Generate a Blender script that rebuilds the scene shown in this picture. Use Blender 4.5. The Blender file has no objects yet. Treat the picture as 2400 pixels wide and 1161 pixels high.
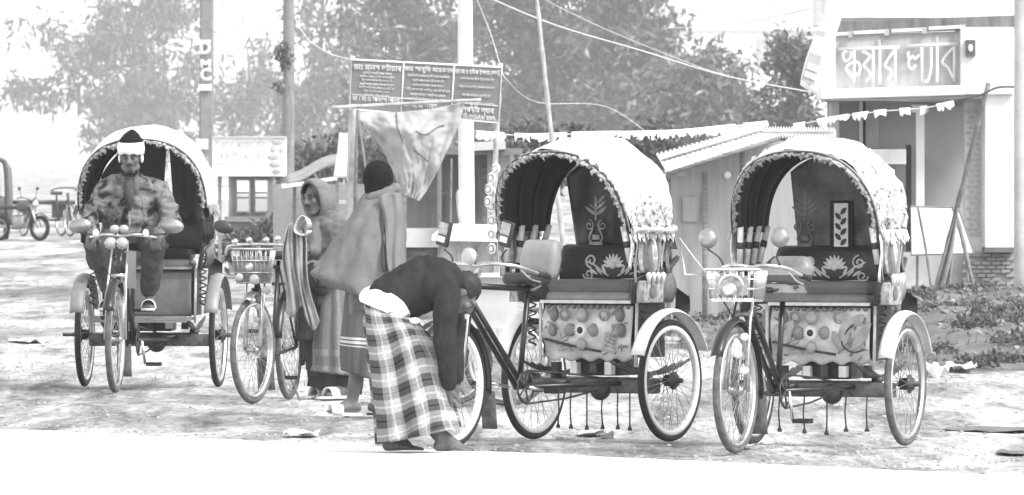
import bpy, math, random
import numpy as np
from mathutils import Vector, Matrix, Euler, noise

random.seed(7)
S = bpy.context.scene
COL = S.collection
PI = math.pi
K = 21870.0          # focal length in pixels of the 2400 px wide photograph
HZ = 378.0           # horizon row
CH = 1.65            # eye height

# ------------------------------------------------------------------ camera, sky, sun, exposure
cam = bpy.data.cameras.new('camera')
cam.sensor_width = 36.0
cam.lens = 36.0 * K / 2400.0
cam.shift_y = -(580.5 - HZ) / 2400.0
cam.clip_start = 0.5
cam.clip_end = 6000
cam.dof.use_dof = True
cam.dof.focus_distance = 56.0
cam.dof.aperture_fstop = 20.0
camo = bpy.data.objects.new('camera', cam)
camo.location = (0, 0, CH)
camo.rotation_euler = (PI / 2, 0, 0)
COL.objects.link(camo)
S.camera = camo

SUN_EL, SUN_AZ = math.radians(48), math.radians(128)     # azimuth clockwise from +Y, behind right of the camera
world = bpy.data.worlds.new('World')
S.world = world
world.use_nodes = True
nt = world.node_tree
nt.nodes.clear()
sky = nt.nodes.new('ShaderNodeTexSky')
sky.sky_type = 'NISHITA'
sky.sun_disc = False
sky.sun_elevation = SUN_EL
sky.sun_rotation = SUN_AZ
sky.dust_density = 0.5
sky.air_density = 3.0
bw = nt.nodes.new('ShaderNodeRGBToBW')                    # a black and white photograph
bg = nt.nodes.new('ShaderNodeBackground')
bg.inputs['Strength'].default_value = 0.13
wo = nt.nodes.new('ShaderNodeOutputWorld')
nt.links.new(sky.outputs[0], bw.inputs[0])
nt.links.new(bw.outputs[0], bg.inputs['Color'])
nt.links.new(bg.outputs[0], wo.inputs['Surface'])

sl = bpy.data.lights.new('sun', 'SUN')
sl.energy = 1.5
sl.angle = math.radians(14)
suno = bpy.data.objects.new('sun', sl)
sd = Vector((math.sin(SUN_AZ) * math.cos(SUN_EL), math.cos(SUN_AZ) * math.cos(SUN_EL), math.sin(SUN_EL)))
suno.rotation_euler = sd.to_track_quat('Z', 'Y').to_euler()
suno.location = sd * 60
COL.objects.link(suno)

S.view_settings.view_transform = 'Standard'
S.view_settings.look = 'None'
S.view_settings.exposure = 1.45
S.view_settings.gamma = 1.0
S.view_settings.use_curve_mapping = False
S.render.engine = 'CYCLES'
S.cycles.use_denoising = True
S.cycles.max_bounces = 6
S.cycles.volume_bounces = 1
S.cycles.transparent_max_bounces = 12

HAZE_DENSITY = 0.00020

# ------------------------------------------------------------------ helpers
def W(X, Y, d):
    return Vector(((X - 1200.0) * d / K, d, CH - (Y - HZ) * d / K))

def gd(Y):
    return CH * K / (Y - HZ)

def V(*a):
    return Vector(a)

def crv(pts, n=6, closed=False):
    pts = [Vector(p) for p in pts]
    if len(pts) < 3:
        return pts
    out = []
    m = len(pts)
    segs = m if closed else m - 1
    for i in range(segs):
        if closed:
            p0, p1, p2, p3 = pts[(i - 1) % m], pts[i], pts[(i + 1) % m], pts[(i + 2) % m]
        else:
            p0, p1, p2, p3 = pts[max(i - 1, 0)], pts[i], pts[i + 1], pts[min(i + 2, m - 1)]
        for k in range(n):
            t = k / n
            out.append(0.5 * ((2 * p1) + (p2 - p0) * t + (2 * p0 - 5 * p1 + 4 * p2 - p3) * t * t + (3 * p1 - p0 - 3 * p2 + p3) * t ** 3))
    if not closed:
        out.append(pts[-1])
    return out

class MB:
    def __init__(s):
        s.v, s.f, s.uv = [], [], []
    def add(s, vs, fs, uv=None):
        o = len(s.v)
        s.v += [tuple(p) for p in vs]
        s.uv += list(uv) if uv else [(0.0, 0.0, 0.0)] * len(vs)
        s.f += [tuple(i + o for i in f) for f in fs]
        return s
    def box(s, c, size, R=None):
        c = Vector(c)
        hx, hy, hz = size[0] / 2, size[1] / 2, size[2] / 2
        vs = [Vector((x, y, z)) for x in (-hx, hx) for y in (-hy, hy) for z in (-hz, hz)]
        if R is not None:
            vs = [R @ p for p in vs]
        return s.add([c + p for p in vs], [(0, 1, 3, 2), (4, 6, 7, 5), (0, 4, 5, 1), (2, 3, 7, 6), (0, 2, 6, 4), (1, 5, 7, 3)])
    def rbox(s, c, size, b=0.02, R=None, puff=0.0):
        # rounded box: stacked rounded-rectangle rings
        c = Vector(c)
        hx, hy, hz = [q / 2 for q in size]
        b = min(b, hx * .99, hy * .99, hz * .99)
        rings = []
        lev = [(-hz, b)] + [(-hz + b * (1 - math.cos(a)), b * (1 - math.sin(a))) for a in (PI / 4, PI / 2)]
        lev += [(0, -puff)] if puff else []
        lev += [(-z, i) for z, i in reversed(lev[:3])]
        for z, i in lev:
            ring = []
            for (sx, sy, a0) in ((1, 1, 0), (-1, 1, PI / 2), (-1, -1, PI), (1, -1, 1.5 * PI)):
                for k in range(4):
                    a = a0 + k * PI / 6
                    ring.append(Vector((sx * (hx - b) + (b - i) * math.cos(a), sy * (hy - b) + (b - i) * math.sin(a), z)))
            rings.append(ring)
        if R is not None:
            rings = [[R @ p for p in r] for r in rings]
        return s.loft([[c + p for p in r] for r in rings], cap=(1, 1))
    def loft(s, rings, closed=True, cap=(0, 0), uvs=None):
        n = len(rings[0])
        vs, fs, uv = [], [], []
        for i, r in enumerate(rings):
            vs += r
            if uvs:
                uv += uvs[i]
        for i in range(len(rings) - 1):
            for j in range(n if closed else n - 1):
                a, b = i * n + j, i * n + (j + 1) % n
                fs.append((a, b, b + n, a + n))
        if cap[0]:
            fs.append(tuple(range(n - 1, -1, -1)))
        if cap[1]:
            o = (len(rings) - 1) * n
            fs.append(tuple(range(o, o + n)))
        return s.add(vs, fs, uv if uvs else None)
    def tube(s, pts, r, n=8, closed=False, cap=True):
        pts = [Vector(p) for p in pts]
        m = len(pts)
        rr = [r] * m if not hasattr(r, '__len__') else list(r)
        up = None
        rings = []
        for i, p in enumerate(pts):
            if closed:
                t = pts[(i + 1) % m] - pts[(i - 1) % m]
            else:
                t = pts[min(i + 1, m - 1)] - pts[max(i - 1, 0)]
            if t.length < 1e-9:
                t = Vector((0, 0, 1))
            t.normalize()
            if up is None:
                up = t.orthogonal().normalized()
            else:
                up = (up - t * up.dot(t))
                up = up.normalized() if up.length > 1e-6 else t.orthogonal().normalized()
            b = t.cross(up)
            rings.append([p + (up * math.cos(2 * PI * k / n) + b * math.sin(2 * PI * k / n)) * rr[i] for k in range(n)])
        if closed:
            rings.append(rings[0])
        return s.loft(rings, cap=(0, 0) if closed or not cap else (1, 1))
    def capsule(s, p, rp, q, rq, n=12):
        p, q = Vector(p), Vector(q)
        t = q - p
        L = t.length
        t = t / L if L > 1e-6 else Vector((0, 0, 1))
        u = t.orthogonal().normalized()
        b = t.cross(u)
        rings = []
        for a in (-88, -60, -30, 0):
            a = math.radians(a)
            rings.append((p + t * rp * math.sin(a), rp * math.cos(a)))
        for a in (0, 30, 60, 88):
            a = math.radians(a)
            rings.append((q + t * rq * math.sin(a), rq * math.cos(a)))
        return s.loft([[c + (u * math.cos(2 * PI * k / n) + b * math.sin(2 * PI * k / n)) * r for k in range(n)] for c, r in rings], cap=(1, 1))
    def chain(s, pts, rs, n=12):
        for i in range(len(pts) - 1):
            s.capsule(pts[i], rs[i], pts[i + 1], rs[i + 1], n)
        return s
    def ell(s, c, r, R=None, nu=12, nv=8):
        c = Vector(c)
        rings = []
        for j in range(nv + 1):
            a = -PI / 2 + PI * j / nv
            a = max(-1.55, min(1.55, a))
            ring = [Vector((r[0] * math.cos(a) * math.cos(2 * PI * k / nu), r[1] * math.cos(a) * math.sin(2 * PI * k / nu), r[2] * math.sin(a))) for k in range(nu)]
            if R is not None:
                ring = [R @ p for p in ring]
            rings.append([c + p for p in ring])
        return s.loft(rings, cap=(1, 1))
    def grid(s, fn, nu, nv, flip=False):
        vs = [fn(i / nu, j / nv) for j in range(nv + 1) for i in range(nu + 1)]
        uv = [(i / nu, j / nv, 0.0) for j in range(nv + 1) for i in range(nu + 1)]
        fs = []
        for j in range(nv):
            for i in range(nu):
                a = j * (nu + 1) + i
                q = (a, a + 1, a + nu + 2, a + nu + 1)
                fs.append(q[::-1] if flip else q)
        return s.add(vs, fs, uv)
    def xf(s, M):
        s.v = [tuple(M @ Vector(p)) for p in s.v]
        return s
    def mesh(s, name, mat, smooth=True):
        me = bpy.data.meshes.new(name)
        me.from_pydata(s.v, [], s.f)
        at = me.attributes.new('cuv', 'FLOAT_VECTOR', 'POINT')
        at.data.foreach_set('vector', [c for u in s.uv for c in u])
        if smooth:
            me.polygons.foreach_set('use_smooth', [True] * len(me.polygons))
        me.materials.append(mat)
        me.update()
        return me
    def build(s, name, mat, parent=None, smooth=True, loc=None):
        return link(name, s.mesh(name, mat, smooth), parent, loc)

def link(name, me, parent=None, loc=None):
    o = bpy.data.objects.new(name, me)
    COL.objects.link(o)
    if parent is not None:
        o.parent = parent
    if loc is not None:
        o.location = loc
    return o

def tag(o, label=None, cat=None, group=None, kind=None):
    if label: o['label'] = label
    if cat: o['category'] = cat
    if group: o['group'] = group
    if kind: o['kind'] = kind
    return o

def empty(name, label, cat, loc=(0, 0, 0), rz=0.0, group=None):
    o = bpy.data.objects.new(name, None)
    o.empty_display_size = 0.2
    COL.objects.link(o)
    o.location = loc
    o.rotation_euler = (0, 0, rz)
    return tag(o, label, cat, group)

def thicken(o, t, off=0.0):
    m = o.modifiers.new('thickness', 'SOLIDIFY')
    m.thickness = t
    m.offset = off
    return o

def bevel(o, w, seg=2):
    m = o.modifiers.new('edge', 'BEVEL')
    m.width = w
    m.segments = seg
    m.limit_method = 'ANGLE'
    return o

# ------------------------------------------------------------------ materials (all grey: a black and white photograph)
MATS = {}
def mat(name, v, rough=0.7, metal=0.0, var=0.25, scale=6.0, bump=0.0, bscale=None, spec=0.4, stretch=None, coat=0.0, det=5.0):
    if name in MATS:
        return MATS[name]
    m = bpy.data.materials.new(name)
    m.use_nodes = True
    t = m.node_tree
    b = t.nodes['Principled BSDF']
    b.inputs['Roughness'].default_value = rough
    b.inputs['Metallic'].default_value = metal
    b.inputs['Specular IOR Level'].default_value = spec
    b.inputs['Coat Weight'].default_value = coat
    tc = t.nodes.new('ShaderNodeTexCoord')
    mp = t.nodes.new('ShaderNodeMapping')
    t.links.new(tc.outputs['Object'], mp.inputs[0])
    if stretch:
        mp.inputs['Scale'].default_value = stretch
    nz = t.nodes.new('ShaderNodeTexNoise')
    nz.inputs['Scale'].default_value = scale
    nz.inputs['Detail'].default_value = det
    nz.inputs['Roughness'].default_value = 0.65
    t.links.new(mp.outputs[0], nz.inputs['Vector'])
    mr = t.nodes.new('ShaderNodeMapRange')
    mr.inputs['From Min'].default_value = 0.3
    mr.inputs['From Max'].default_value = 0.7
    mr.inputs['To Min'].default_value = v * (1 - var)
    mr.inputs['To Max'].default_value = min(0.9, v * (1 + var))
    t.links.new(nz.outputs[0], mr.inputs[0])
    t.links.new(mr.outputs[0], b.inputs['Base Color'])
    if bump:
        n2 = t.nodes.new('ShaderNodeTexNoise')
        n2.inputs['Scale'].default_value = bscale or scale * 4
        n2.inputs['Detail'].default_value = 4
        t.links.new(mp.outputs[0], n2.inputs['Vector'])
        bp = t.nodes.new('ShaderNodeBump')
        bp.inputs['Strength'].default_value = min(1.0, bump)
        bp.inputs['Distance'].default_value = 0.02
        t.links.new(n2.outputs[0], bp.inputs['Height'])
        t.links.new(bp.outputs[0], b.inputs['Normal'])
    m['b'] = b.name
    MATS[name] = m
    return m

def nodes(name, rough=0.8, spec=0.3):
    m = bpy.data.materials.new(name)
    m.use_nodes = True
    t = m.node_tree
    b = t.nodes['Principled BSDF']
    b.inputs['Roughness'].default_value = rough
    b.inputs['Specular IOR Level'].default_value = spec
    MATS[name] = m
    return m, t, b

def math_node(t, op, a=None, b=None, clamp=False):
    n = t.nodes.new('ShaderNodeMath')
    n.operation = op
    n.use_clamp = clamp
    for i, q in enumerate((a, b)):
        if q is None: continue
        if isinstance(q, (int, float)): n.inputs[i].default_value = q
        else: t.links.new(q, n.inputs[i])
    return n.outputs[0]

def ramp(t, fac, stops, interp='LINEAR'):
    r = t.nodes.new('ShaderNodeValToRGB')
    r.color_ramp.interpolation = interp
    e = r.color_ramp.elements
    while len(e) < len(stops): e.new(0.5)
    for el, (p, v) in zip(e, stops):
        el.position = p
        el.color = (v, v, v, 1)
    t.links.new(fac, r.inputs[0])
    return r.outputs[0]

rubber = mat('rubber', 0.018, 0.75, var=0.6, scale=25)
rubber_dusty = mat('rubber_dusty', 0.10, 0.9, var=0.6, scale=14)
black_paint = mat('black_paint', 0.012, 0.35, var=0.4, scale=9, spec=0.5)
chrome = mat('chrome', 0.62, 0.32, metal=1.0, var=0.35, scale=12)
steel = mat('worn_steel', 0.34, 0.45, metal=0.8, var=0.5, scale=18)
dark_metal = mat('dark_metal', 0.045, 0.5, metal=0.3, var=0.6, scale=14)
rusty = mat('rusty_iron', 0.10, 0.75, metal=0.2, var=0.7, scale=16, bump=0.2)
vinyl_dark = mat('dark_vinyl', 0.03, 0.4, var=0.4, scale=7, bump=0.15, bscale=30)
vinyl_grey = mat('grey_vinyl', 0.17, 0.4, var=0.3, scale=6, bump=0.2, bscale=14)
vinyl_pale = mat('pale_vinyl', 0.23, 0.45, var=0.25, scale=7, bump=0.2, bscale=14)
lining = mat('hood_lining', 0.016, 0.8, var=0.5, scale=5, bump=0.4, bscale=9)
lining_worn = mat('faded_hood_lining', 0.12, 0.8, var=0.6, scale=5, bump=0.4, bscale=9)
white_plastic = mat('white_plastic', 0.72, 0.4, var=0.25, scale=5, bump=0.35, bscale=10)
foil = mat('silver_foil', 0.66, 0.3, metal=0.7, var=0.4, scale=26, bump=0.5, bscale=30)
white_paint = mat('white_paint', 0.78, 0.5, var=0.1, scale=7)
cream_trim = mat('cream_trim', 0.62, 0.6, var=0.25, scale=18)
grey_trim = mat('grey_trim', 0.30, 0.6, var=0.6, scale=30)
panel_grey = mat('panel_tin', 0.50, 0.4, var=0.35, scale=8, bump=0.3, bscale=12, spec=0.5)
petal_grey = mat('painted_petal', 0.33, 0.35, var=0.3, scale=12)
wood_grey = mat('weathered_wood', 0.2, 0.8, var=0.4, scale=5, stretch=(1, 1, 8), bump=0.3)
wood_dark = mat('dark_wood', 0.10, 0.8, var=0.5, scale=5, bump=0.3)
bamboo = mat('bamboo', 0.38, 0.6, var=0.35, scale=9)
bamboo_dark = mat('dark_bamboo', 0.17, 0.7, var=0.4, scale=9)
glass_lamp = mat('lamp_glass', 0.36, 0.12, var=0.1, scale=4, spec=0.8)
mirror_back = mat('mirror_shell', 0.3, 0.3, metal=0.7, var=0.3, scale=9)
skin = mat('skin', 0.105, 0.5, var=0.3, scale=14, spec=0.35)
hair = mat('black_hair', 0.015, 0.6, var=0.4, scale=60)
eye_white = mat('eye_white', 0.30, 0.3, var=0.05)
eye_dark = mat('eye_dark', 0.01, 0.2, var=0.05)
# ------------------------------------------------------------------ ground and road
EDGE_A, EDGE_B = V(-3.18, 57.6, 0), V(2.69, 49.0, 0)
EDIR = (EDGE_B - EDGE_A).normalized()
ENRM = V(-EDIR.y, EDIR.x, 0)                       # points away from the road
if ENRM.y < 0: ENRM = -ENRM
def edge_dist(x, y):
    return (V(x, y, 0) - EDGE_A).dot(ENRM)
def axis(lo, dense0, dense1, hi, step, grow=1.35):
    a = list(np.arange(dense0, dense1 + 1e-6, step))
    s, p = step, dense1
    while p < hi:
        s *= grow; p += s; a.append(min(p, hi))
    s, p, b = step, dense0, []
    while p > lo:
        s *= grow; p -= s; b.append(max(p, lo))
    return b[::-1] + a
def ground_z(x, y):
    e = edge_dist(x, y)
    if e < -.6: return -.03
    f = min(1, (e + .6) / .6)
    near = 1.0 if y < 110 else max(0.0, 1 - (y - 110) / 60)
    z = .016 * noise.noise(V(x * 1.1, y * .55, 1)) + .010 * noise.noise(V(x * 3.1, y * 1.4, 5)) + .006 * noise.noise(V(x * 8, y * 3, 9))
    return -.03 * (1 - f) + f * near * (z - .006)
xs = axis(-480, -5.2, 5.2, 480, .075); ys = axis(-60, 47, 100, 2400, .15, 1.12)
nx, ny = len(xs), len(ys)
mb = MB()
mb.v = [(x, y, ground_z(x, y)) for y in ys for x in xs]
mb.uv = [(0, 0, 0)] * len(mb.v)
mb.f = [(j * nx + i, j * nx + i + 1, (j + 1) * nx + i + 1, (j + 1) * nx + i) for j in range(ny - 1) for i in range(nx - 1)]

def dirt_mat():
    m, t, b = nodes('dirt', .95, .15)
    tc = t.nodes.new('ShaderNodeTexCoord')
    def nz(sc, det, st=(1, 1, 1), dist=0.0):
        mp = t.nodes.new('ShaderNodeMapping'); mp.inputs['Scale'].default_value = st
        n = t.nodes.new('ShaderNodeTexNoise'); n.inputs['Scale'].default_value = sc; n.inputs['Detail'].default_value = det; n.inputs['Roughness'].default_value = .7; n.inputs['Distortion'].default_value = dist
        t.links.new(tc.outputs['Object'], mp.inputs[0]); t.links.new(mp.outputs[0], n.inputs['Vector'])
        return n.outputs[0]
    big = nz(.60, 6, (1, .13, 1), .5)
    mid = nz(2.8, 8, (1, .11, 1), .6)
    fine = nz(17, 5, (1, .16, 1))
    a = ramp(t, big, [(.36, .17), (.47, .31), (.58, .52)])
    c = ramp(t, mid, [(.36, .38), (.46, .82), (.60, 1.15)])
    d = ramp(t, fine, [(.32, .50), (.48, .95), (.7, 1.2)])
    v = math_node(t, 'MULTIPLY', math_node(t, 'MULTIPLY', a, c), d, clamp=True)
    v = math_node(t, 'MINIMUM', v, .72)
    t.links.new(v, b.inputs['Base Color'])
    bp = t.nodes.new('ShaderNodeBump'); bp.inputs['Strength'].default_value = .7; bp.inputs['Distance'].default_value = .02
    t.links.new(fine, bp.inputs['Height']); t.links.new(bp.outputs[0], b.inputs['Normal'])
    return m
dirt = dirt_mat()
tag(mb.build('ground', dirt), kind='structure')

def road_mat():
    m, t, b = nodes('worn_concrete', .9, .2)
    tc = t.nodes.new('ShaderNodeTexCoord')
    n = t.nodes.new('ShaderNodeTexNoise'); n.inputs['Scale'].default_value = 3; n.inputs['Detail'].default_value = 8
    t.links.new(tc.outputs['Object'], n.inputs['Vector'])
    n2 = t.nodes.new('ShaderNodeTexNoise'); n2.inputs['Scale'].default_value = 26; n2.inputs['Detail'].default_value = 3
    t.links.new(tc.outputs['Object'], n2.inputs['Vector'])
    v = math_node(t, 'MULTIPLY', ramp(t, n.outputs[0], [(.25, .70), (.55, .82)]), ramp(t, n2.outputs[0], [(.24, .45), (.30, 1)]))
    t.links.new(v, b.inputs['Base Color'])
    return m
rmb = MB()
NR = 700
row0, row1, row2 = [], [], []
for i in range(NR + 1):
    s = -60 + 160 * i / NR
    w = .16 * noise.noise(V(s * .9, 0, 3)) + .10 * noise.noise(V(s * 3.3, 0, 7)) + .05 * noise.noise(V(s * 9, 0, 1))
    p = EDGE_A + EDIR * s
    row0.append(p + ENRM * w + V(0, 0, -.022)); row1.append(p + ENRM * (w - .10) + V(0, 0, .002)); row2.append(p - ENRM * 60 + V(0, 0, .004))
rmb.loft([row2, row1, row0], closed=False)
tag(rmb.build('road', road_mat()), kind='structure')

# loose gravel along the verge
def gravel(name, n, place, smin, smax, mt, seed):
    rng = np.random.default_rng(seed)
    base = np.array([(1, 0, -.3), (-.5, .86, -.3), (-.5, -.86, -.3), (.6, .5, .5), (-.7, .1, .5), (.1, -.8, .5), (0, 0, .9)])
    fc = np.array([(0, 1, 3), (1, 4, 3), (1, 2, 4), (2, 5, 4), (2, 0, 5), (0, 3, 5), (3, 4, 6), (4, 5, 6), (5, 3, 6)])
    P = np.array([place(rng) for _ in range(n)])
    s = smin + (smax - smin) * rng.random(n) ** 3
    a = rng.random(n) * 6.28
    vs = np.repeat(base[None], n, 0) * s[:, None, None] * (1 + .5 * (rng.random((n, 7, 1)) - .5))
    vs[:, :, 2] *= .7
    x = vs[:, :, 0] * np.cos(a)[:, None] - vs[:, :, 1] * np.sin(a)[:, None]
    y = vs[:, :, 0] * np.sin(a)[:, None] + vs[:, :, 1] * np.cos(a)[:, None]
    vs = np.stack([x, y, vs[:, :, 2]], -1) + P[:, None, :]
    me = np_mesh(name, vs.reshape(-1, 3), (fc[None] + 7 * np.arange(n)[:, None, None]).reshape(-1, 3), mt)
    return tag(link(name, me), kind='stuff')
def np_mesh(name, vs, fs, mt, smooth=False):
    me = bpy.data.meshes.new(name)
    nf, k = fs.shape
    me.vertices.add(len(vs)); me.vertices.foreach_set('co', np.ascontiguousarray(vs, dtype=np.float32).ravel())
    me.loops.add(nf * k); me.loops.foreach_set('vertex_index', np.ascontiguousarray(fs, dtype=np.int32).ravel())
    me.polygons.add(nf); me.polygons.foreach_set('loop_start', np.arange(nf, dtype=np.int32) * k)
    me.polygons.foreach_set('use_smooth', np.full(nf, smooth))
    me.materials.append(mt)
    me.update(calc_edges=True); me.validate()
    return me
stone_mat = mat('loose_stone', .32, .9, var=.55, scale=1.7, det=2)
def pl_near(r):
    while True:
        y = 50 + 45 * r.random() ** 1.4; x = (r.random() - .5) * y * .13
        if edge_dist(x, y) > .05 and noise.noise(V(x * 1.3, y * .6, 2)) > -.25:
            return (x, y, ground_z(x, y))
gravel('gravel', 5000, pl_near, .004, .022, stone_mat, 4)
def pl_edge(r):
    s = -4 + 16 * r.random(); p = EDGE_A + EDIR * s + ENRM * (.02 + .8 * r.random() ** 2)
    return (p.x, p.y, -.012)
gravel('verge_grit', 1800, pl_edge, .005, .022, stone_mat, 5)
# low dry grass tufts far back on the verge
def grass(name, n, place, h, mt, seed, kind='stuff'):
    rng = np.random.default_rng(seed)
    P = np.array([place(rng) for _ in range(n)])
    a = rng.random(n) * 6.28; w = h * .09; hh = h * (.5 + .8 * rng.random(n)); l = (rng.random((n, 2)) - .5) * h * .9
    dx, dy = np.cos(a) * w, np.sin(a) * w
    z = np.zeros(n)
    v0 = P + np.stack([-dx, -dy, z], -1); v1 = P + np.stack([dx, dy, z], -1)
    v2 = P + np.stack([l[:, 0], l[:, 1], hh], -1)
    vs = np.stack([v0, v1, v2], 1).reshape(-1, 3)
    me = np_mesh(name, vs, np.arange(3 * n).reshape(-1, 3), mt)
    return tag(link(name, me), kind=kind)
grass_mat = mat('dry_grass', .16, .9, var=.5, scale=1.5)
def pl_grass(r):
    while True:
        y = 68 + 60 * r.random(); x = (r.random() - .5) * y * .14
        if noise.noise(V(x * .9, y * .25, 8)) > .12:
            return (x, y, ground_z(x, y) - .005)
grass('grass', 1100, pl_grass, .045, grass_mat, 6)

# ------------------------------------------------------------------ pixel-rectangle boxes at a given distance
def pbox(mb, x0, y0, x1, y1, d, dep, tilt=0.0):
    a, b = W(x0, y1, d), W(x1, y0, d)
    c = (a + b) / 2 + V(0, dep / 2, 0)
    mb.box(c, (b.x - a.x, dep, b.z - a.z), Matrix.Rotation(-tilt, 3, 'Y') if tilt else None)
    return mb
def PB(name, mt, parent, x0, y0, x1, y1, d, dep, tilt=0.0, bev=0.0):
    mb = pbox(MB(), x0, y0, x1, y1, d, dep, tilt)
    if parent is not None:
        mb.xf(Matrix.Translation(-parent.location))
    o = mb.build(name, mt, parent, smooth=False)
    if bev: bevel(o, bev)
    return o
def pole(name, label, cat, p, q, r0, r1, mt, nodes_=0, group=None, parent=None, n=10, wob=0.0):
    p, q = Vector(p), Vector(q)
    L = p.copy() if parent is None else V(0, 0, 0)
    mb = MB()
    pts, rs = [], []
    m = max(2, nodes_ * 3) if nodes_ else 6
    for i in range(m + 1):
        t = i / m
        o = V(noise.noise(p + V(t * 3, 0, 0)) * wob, 0, noise.noise(p + V(0, t * 3, 4)) * wob)
        pts.append(p.lerp(q, t) + o - L)
        rs.append((r0 + (r1 - r0) * t) * (1.22 if nodes_ and i % 3 == 0 else 1.0))
    mb.tube(pts, rs, n)
    o = mb.build(name, mt, parent, loc=None if parent else L)
    if parent is None: tag(o, label, cat, group)
    return o

def text(s, X, Y, h, d, mt, parent, tilt=0.0, width=None, name='lettering', ext=.004, bold=0.0):
    cu = bpy.data.curves.new('t', 'FONT')
    cu.body = s; cu.size = 1; cu.extrude = 0.0; cu.offset = bold
    o = link('t', cu)
    me = bpy.data.meshes.new_from_object(o.evaluated_get(bpy.context.evaluated_depsgraph_get()))
    bpy.data.objects.remove(o)
    if len(me.vertices) == 0:
        return None
    co = np.empty(len(me.vertices) * 3); me.vertices.foreach_get('co', co); co = co.reshape(-1, 3)
    lo, hi = co.min(0), co.max(0)
    u = d / K
    sy = h * u / max(1e-6, hi[1] - lo[1]); sx = sy
    if width: sx = width * u / max(1e-6, hi[0] - lo[0])
    c = W(X, Y, d)
    px = (co[:, 0] - (lo[0] + hi[0]) / 2) * sx; pz = (co[:, 1] - (lo[1] + hi[1]) / 2) * sy
    ct, st = math.cos(tilt), math.sin(tilt)
    L = parent.location
    out = np.stack([c.x + px * ct - pz * st - L.x, np.full(len(px), c.y - L.y), c.z + px * st + pz * ct - L.z], -1)
    me.vertices.foreach_set('co', out.ravel()); me.materials.clear(); me.materials.append(mt); me.update()
    ob = link(name, me, parent)
    m = ob.modifiers.new('thickness', 'SOLIDIFY'); m.thickness = ext; m.offset = 0
    return ob

plaster_white = mat('white_plaster', .74, .8, var=.16, scale=1.2, bump=.1, stretch=(2.5, 1, .5))
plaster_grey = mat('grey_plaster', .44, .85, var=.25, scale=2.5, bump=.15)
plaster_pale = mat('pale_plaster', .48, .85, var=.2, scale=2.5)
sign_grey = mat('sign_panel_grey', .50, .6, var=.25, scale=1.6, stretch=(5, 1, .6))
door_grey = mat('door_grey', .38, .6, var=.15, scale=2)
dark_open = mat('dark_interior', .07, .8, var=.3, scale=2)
conc = mat('pole_concrete', .20, .9, var=.2, scale=4, bump=.2)
conc_pale = mat('whitewashed_concrete', .74, .9, var=.15, scale=3)
brick_m = mat('brick', .26, .9, var=.45, scale=4, bump=.4)
mortar = mat('mortar', .34, .9, var=.3, scale=6)
tin = mat('corrugated_tin', .80, .5, var=.2, scale=3)
tin_dark = mat('rusty_tin', .26, .7, var=.4, scale=3)
shed_wall = mat('shed_wall_boards', .34, .8, var=.2, scale=2, stretch=(6, 1, .5))
sack = mat('sackcloth', .5, .9, var=.3, scale=6, bump=.3)
wire_m = mat('pale_wire', .6, .6, var=.1)
wire_d = mat('dark_wire', .12, .6, var=.1)
torn = mat('torn_plastic', .84, .5, var=.05)

# ------------------------------------------------------------------ right: shop building with the big sign
def ebase(name, label, cat, X, d, group=None):
    return empty(name, label, cat, (W(X, 400, d).x, d, 0), 0, group)
D = 100.0
bld = ebase('shop_building', 'white shop building with raised lettering on a long sign above its recessed front', 'building', 2150, D)
PB('upper_wall', plaster_white, bld, 1952, -190, 2420, 42, D + .7, 7, 0)
PB('fascia', mat('dark_fascia', .15, .8, var=.4, scale=3, stretch=(6, 1, 1)), bld, 1952, 44, 2384, 74, D + .25, .4, .035)
PB('sign_panel', sign_grey, bld, 1955, 78, 2256, 212, D + .30, .18, .03)
PB('sign_frame', plaster_white, bld, 1924, 205, 2262, 228, D, 1.5, .03, .01)
PB('sign_frame', plaster_white, bld, 1924, 88, 1958, 222, D + .05, 1.4, 0)
PB('sign_end', plaster_white, bld, 2252, 64, 2376, 221, D + .02, 1.45, 0)
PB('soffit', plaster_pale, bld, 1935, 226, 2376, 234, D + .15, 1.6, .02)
em = PB('emblem', mat('emblem_dark', .10, .6), bld, 2263, 94, 2286, 132, D - .03, .05)
eo = W(2274.5, 113, D - .04) - bld.location
MB().ell(eo, (.026, .012, .042)).build('emblem_disc', plaster_white, em)
for (x0, x1, y0, y1) in ((1950, 1988, 77, 83), (2001, 2072, 71, 80), (2090, 2161, 66, 76), (2177, 2251, 60, 70)):
    t = PB('tube_light', plaster_white, bld, x0, (y0 + y1) / 2 - 4, x1, (y0 + y1) / 2 + 3.5, D + .10, .06, .05)
    PB('tube_holder', door_grey, bld, x1, (y0 + y1) / 2 - 7, x1 + 12, (y0 + y1) / 2 + 8, D + .12, .15, .05)
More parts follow.
